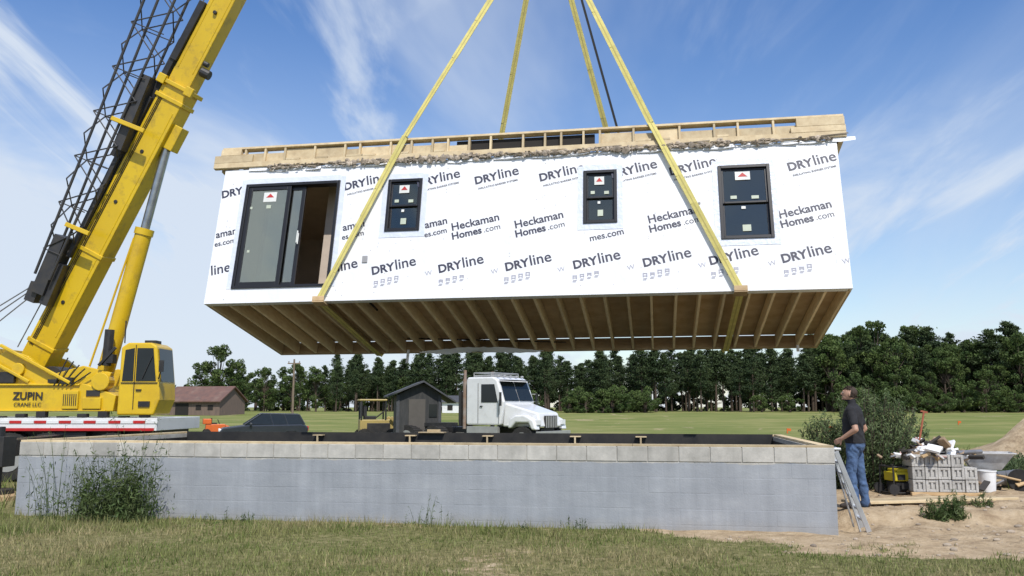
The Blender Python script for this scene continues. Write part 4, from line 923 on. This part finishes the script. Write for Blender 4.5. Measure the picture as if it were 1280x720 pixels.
def bucket(x,y,z,tilt,name='plastic_bucket',m=None):
    e=empty(name,(x,y,z),tilt); mb=MB(); n=24;vs=[];prof=[(.0,0),(.125,0),(.15,.34),(.158,.34),(.158,.36),(.145,.36),(.12,.02),(0.001,.02)]
    for r,z_ in prof:
        for i in range(n): a=6.2832*i/n; vs.append((r*math.cos(a),r*math.sin(a),z_))
    fs=[(j*n+i,j*n+(i+1)%n,(j+1)*n+(i+1)%n,(j+1)*n+i) for j in range(len(prof)-1) for i in range(n)]
    mb.add(vs,fs); mb.build('shell',m or m_white,e,smooth=True)
    mb=MB()
    for i in range(12):
        a0=math.pi*i/12;a1=math.pi*(i+1)/12; mb.cyl((.16*math.cos(a0),.1*math.sin(a0),.31-.1*math.sin(a0)),(.16*math.cos(a1),.1*math.sin(a1),.31-.1*math.sin(a1)),.004,n=5)
    mb.build('bail',m_gry,e)
bucket(8.15,15.0,zb(8.15,15.0),(0,0,0)); bucket(8.75,15.9,zb(8.75,15.9)+.13,(1.5,.2,.8),m=m_gry)
wb=empty('wheelbarrow',(8.35,15.35,zb(8.35,15.35)),(0,0,-.35)); mb=MB()
def fr(x0,x1,y0,y1,z): return [(x0,y0,z),(x1,y0,z),(x1,y1,z),(x0,y1,z)]
lo_=fr(-.25,.2,-.18,.18,.38); hi_=fr(-.42,.40,-.30,.30,.66); mb.add(lo_+hi_,[(0,1,2,3),(0,4,5,1),(1,5,6,2),(2,6,7,3),(3,7,4,0)],0)
hi2=fr(-.44,.42,-.32,.32,.665)
for i in range(4): mb.cyl(hi2[i],hi2[(i+1)%4],.012,n=6,m=0)
for s_ in(-1,1): mb.cyl((.5,s_*.06,.2),(-.95,s_*.28,.55),.018,n=8,m=1); mb.cyl((-.2,s_*.16,.38),(-.35,s_*.2,.0),.014,n=6,m=1)
mb.cyl((.5,-.04,.2),(.5,.04,.2),.19,n=20,m=2)
mb.build('tray_frame_wheel',[mat('wheelbarrow_tray',(.55,.56,.57),(.35,.34,.33),scale=6,rough=.5),m_lum,m_tire],wb)
lh=empty('lumber_pile'); mb=MB()
for k in range(4):
    mb.beam((4.95+random.uniform(0,.3),12.95+.06*k,zb(5.1,12.95)+.03+.004*k),(7.3+random.uniform(-.3,.5),13.25+.14*k,zb(7.3,13.3)+.04),.09,.035,0)
mb.beam((7.5,15.4,.25),(9.0,15.8,.30),.14,.03,0); mb.beam((8.3,16.1,.2),(9.3,15.6,.45),.12,.03,0)
mb.build('boards',m_lumy,lh,bevel=.003)
ge=empty('portable_generator',(6.62,14.9,zb(6.62,14.9)),(0,0,.15)); mb=MB()
mb.box((-.2,-.17,.22),(.2,.17,.37),0); mb.box((-.14,-.15,.37),(.12,.15,.42),0); mb.cyl((.02,0,.42),(.02,0,.45),.03)
mb.build('fuel_tank',mat('gen_yellow',(.55,.46,.03),rough=.4),ge,bevel=.03,seg=3)
mb=MB()
for s_ in(-1,1):
    y=s_*.2; pts=[(-.25,y,.03),(-.25,y,.46),(.25,y,.46),(.25,y,.03),(-.25,y,.03)]
    for i in range(4): mb.cyl(pts[i],pts[i+1],.014,n=8)
for x_ in(-.25,.25):
    for z_ in(.03,.46): mb.cyl((x_,-.2,z_),(x_,.2,z_),.014,n=8)
mb.box((-.17,-.14,.05),(.05,.14,.2)); mb.cyl((.05,0,.13),(.2,0,.13),.09,n=18); mb.cyl((-.27,-.24,.09),(-.27,-.19,.09),.09,n=18); mb.cyl((-.27,.19,.09),(-.27,.24,.09),.09,n=18); mb.box((-.1,-.185,.09),(.12,-.172,.19)); mb.box((-.16,-.178,.24),(-.02,-.171,.33))
mb.build('frame_engine_wheels',m_blk2,ge)
se_=empty('scattered_stones'); mb=MB()
for k in range(420):
    x=random.uniform(2.5,8.5);y=random.uniform(9.6,14.5)
    if float(dirtmask(np.array([x]),np.array([y]))[0])<.4: continue
    if x<4.4 and y>11.0: continue
    r=random.choice([.008,.012,.015,.02,.035])*random.uniform(.7,1.3); mb.ell((x,y,zb(x,y)+r*.2),(r*random.uniform(.8,1.5),r,r*.6),0,7,5)
mb.build('stones',mat('stone',(.36,.30,.23),(.28,.23,.18),rough=.95,tint=.35),se_)

# ------------------------------------------------------------------ man
m_skin=mat('skin',(.46,.27,.19),(.40,.23,.155),rough=.5); m_tee=mat('black_tshirt',(.012,.012,.015),(.022,.022,.026),scale=9,rough=.9,bump=.6,bscale=9,bdist=.03)
m_jean=mat('denim',(.085,.15,.28),(.05,.09,.18),scale=7,rough=.9,bump=.7,bscale=10,bdist=.04); m_shoe=mat('shoe',(.05,.04,.035),rough=.7); m_hair=mat('hair',(.035,.022,.015),(.06,.04,.028),scale=40,rough=.8)
mx_,my_=4.97,12.62
man=empty('standing_man',(mx_,my_,zb(mx_,my_)-.005),(0,0,math.radians(58)))
caps=[]
mb=MB()
def cap(a,b,ra,rb,cat):
    a=Vector(a);b=Vector(b);caps.append((a,b,ra,rb,cat)); mb.cyl(a,b,ra,rb,n=18); mb.ell(a,(ra,)*3,nu=14,nv=9); mb.ell(b,(rb,)*3,nu=14,nv=9)
def loft(rings):
    n=24;vs=[]
    for z,rx,ry,yo in rings:
        for i in range(n):
            a=2*math.pi*i/n;c=math.cos(a);s_=math.sin(a); vs.append((rx*math.copysign(abs(c)**.85,c),yo+ry*math.copysign(abs(s_)**.85,s_),z))
    fs=[(j*n+i,j*n+(i+1)%n,(j+1)*n+(i+1)%n,(j+1)*n+i) for j in range(len(rings)-1) for i in range(n)]+[tuple(range(n))[::-1],tuple(range((len(rings)-1)*n,len(rings)*n))]
    mb.add(vs,fs)
loft([(.80,.135,.10,-.01),(.86,.168,.125,-.012),(.90,.170,.125,-.012),(.93,.182,.138,-.008),(1.0,.180,.138,.0),(1.1,.172,.14,.01),(1.22,.185,.138,.005),(1.33,.205,.135,-.005),(1.41,.175,.105,-.01),(1.455,.105,.075,-.01),(1.48,.06,.06,-.005)])
caps+= [(Vector((0,0,.98)),Vector((0,0,1.40)),.165,.17,1),(Vector((0,0,.80)),Vector((0,0,.90)),.16,.165,2)]
cap((0,-.005,1.42),(0,.012,1.53),.06,.056,0)
HR=Euler((math.radians(10),0,math.radians(10))).to_matrix(); hc=Vector((0,.03,1.625))
mb.ell(hc,(.076,.096,.112),R=HR,nu=22,nv=16); mb.ell(hc+HR@Vector((0,.028,-.055)),(.056,.066,.062),R=HR); mb.ell(hc+HR@Vector((0,-.02,.02)),(.078,.088,.092),R=HR)
nz=hc+HR@Vector((0,.098,-.008)); mb.ell(nz,(.012,.018,.026),R=HR); mb.ell(hc+HR@Vector((0,.11,-.022)),(.015,.013,.011),R=HR)
mb.ell(hc+HR@Vector((0,.09,.026)),(.045,.012,.010),R=HR); mb.ell(hc+HR@Vector((0,.085,-.056)),(.024,.014,.008),R=HR); mb.ell(hc+HR@Vector((0,.078,-.09)),(.024,.02,.018),R=HR)
for s_ in(-1,1): mb.ell(hc+HR@Vector((s_*.078,-.005,-.01)),(.011,.02,.03),R=HR)
caps.append((hc-Vector((0,0,.03)),hc+Vector((0,0,.03)),.09,.09,0))
for s_,fy,fx in((-1,.03,-.13),(1,-.06,.12)):
    hip=(s_*.085,0,.88);kn=(s_*.10+.0,fy+.02,.49);an=(fx,fy-.03,.10)
    cap(hip,kn,.094,.070,2); cap(kn,an,.070,.060,2); cap(an,(fx,fy-.025,.055),.060,.064,2)
    cap((fx,fy-.06,.045),(fx+s_*.015,fy+.10,.042),.042,.042,3); cap((fx+s_*.015,fy+.10,.040),(fx+s_*.025,fy+.15,.034),.042,.034,3)
def arm(s_,sho,el,wr,hd):
    sho=Vector(sho);el=Vector(el);wr=Vector(wr);hd=Vector(hd).normalized()
    mid=sho.lerp(el,.66); cap(sho,mid,.064,.060,1); cap(sho.lerp(el,.55),el,.047,.041,0); cap(el,wr,.042,.027,0)
    pd=wr+hd*.085; pn=Vector((s_,0,0)); pn=(pn-hd*pn.dot(hd)).normalized(); w=hd.cross(pn).normalized()
    for k,o_ in enumerate((-.028,-.009,.010,.028)):
        b0=wr+hd*.02+w*o_*.6; b1=pd+w*o_; cap(b0,b1,.016,.0125,0)
        Lf=(.062,.074,.070,.054)[k]; m1_=b1+(hd*.96-pn*.25).normalized()*Lf*.5; e1=m1_+(hd*.7-pn*.7).normalized()*Lf*.5
        cap(b1,m1_,.0105,.0095,0); cap(m1_,e1,.0095,.008,0)
    tb=wr+hd*.03+w*(-.026); t1=tb+(hd*.6-w*.75).normalized()*.04; t2=t1+(hd*.9-w*.2-pn*.3).normalized()*.032; cap(tb,t1,.014,.011,0); cap(t1,t2,.011,.009,0)
arm(-1,(-.195,-.01,1.385),(-.285,-.08,1.115),(-.225,.13,.98),(.25,.75,-.45))
arm(1,(.195,-.01,1.385),(.285,-.10,1.12),(.24,.07,.92),(-.1,.4,-.9))
raw=mb.build('raw_body',m_skin,None)
rm=raw.modifiers.new('r','REMESH'); rm.mode='VOXEL'; rm.voxel_size=.0065; sm=raw.modifiers.new('s','SMOOTH'); sm.factor=.5; sm.iterations=3
bpy.context.view_layer.update(); dg=bpy.context.evaluated_depsgraph_get(); bmsh=bpy.data.meshes.new_from_object(raw.evaluated_get(dg)); bpy.data.objects.remove(raw)
nV=len(bmsh.vertices); cv=np.zeros(nV*3); bmsh.vertices.foreach_get('co',cv); cv=cv.reshape(-1,3); nn=np.zeros(nV*3); bmsh.vertices.foreach_get('normal',nn); nn=nn.reshape(-1,3)
ang_=np.arctan2(cv[:,1],cv[:,0]); fold=(vnoise(ang_*1.2+cv[:,2]*9,cv[:,2]*3+ang_*.5,2.2)-.5)*.018+(vnoise(ang_*2.0,cv[:,2]*22,1.0)-.5)*.010
msk=((cv[:,2]>.12)&(cv[:,2]<1.40)&(np.abs(cv[:,0])<.2)&(cv[:,1]<.2)).astype(float); cv=cv+nn*(fold*msk)[:,None]
bmsh.vertices.foreach_set('co',cv.ravel()); bmsh.update()
nP=len(bmsh.polygons); cen=np.zeros(nP*3); bmsh.polygons.foreach_get('center',cen); cen=cen.reshape(-1,3); best=np.full(nP,1e9);cat=np.zeros(nP,int)
for a,b_,ra,rb,ct in caps:
    a=np.array(a);b_=np.array(b_);d=b_-a; t=np.clip(((cen-a)@d)/max(1e-9,d@d),0,1); ds=np.linalg.norm(cen-(a+t[:,None]*d),axis=1)-(ra+(rb-ra)*t)
    k=ds<best; best[k]=ds[k];cat[k]=ct
tors=(np.abs(cen[:,0])<.19)&(cen[:,2]>.915)&(cen[:,2]<1.46)&(cat==2); cat[tors]=1
cat[(cat==1)&(cen[:,2]<.915)&(np.abs(cen[:,0])<.2)]=2
hl=(np.array(HR.transposed())@(cen-np.array(hc)).T).T
hair=(cen[:,2]>1.50)&((hl[:,2]>.055)|((hl[:,1]<-.012)&(hl[:,2]>-.05)))
cat[hair]=4
bmsh.materials.clear()
for m_ in(m_skin,m_tee,m_jean,m_shoe,m_hair): bmsh.materials.append(m_)
bmsh.polygons.foreach_set('material_index',cat.astype(np.int32)); bmsh.shade_smooth()
link(bpy.data.objects.new('body',bmsh),man)
mb=MB()
for s_ in(-1,1):
    mb.ell(hc+HR@Vector((s_*.03,.092,.008)),(.011,.007,.006),0); mb.ell(hc+HR@Vector((s_*.03,.098,.008)),(.005,.003,.005),1)
mb.build('eyes',[m_stk,m_bolt],man,smooth=True)
C=[]
for k in range(1500):
    d=Vector((random.gauss(0,1),random.gauss(0,1),random.gauss(0,1))).normalized()
    if d.z<.45 and not(d.y<-.1 and d.z>-.45): continue
    C.append(hc+HR@Vector((d.x*.08,d.y*.10-.0,d.z*.115)))
np_mesh('hair',leafverts(np.array([tuple(c) for c in C]),.014,.3),4,m_hair,rng.random(len(C)),man)
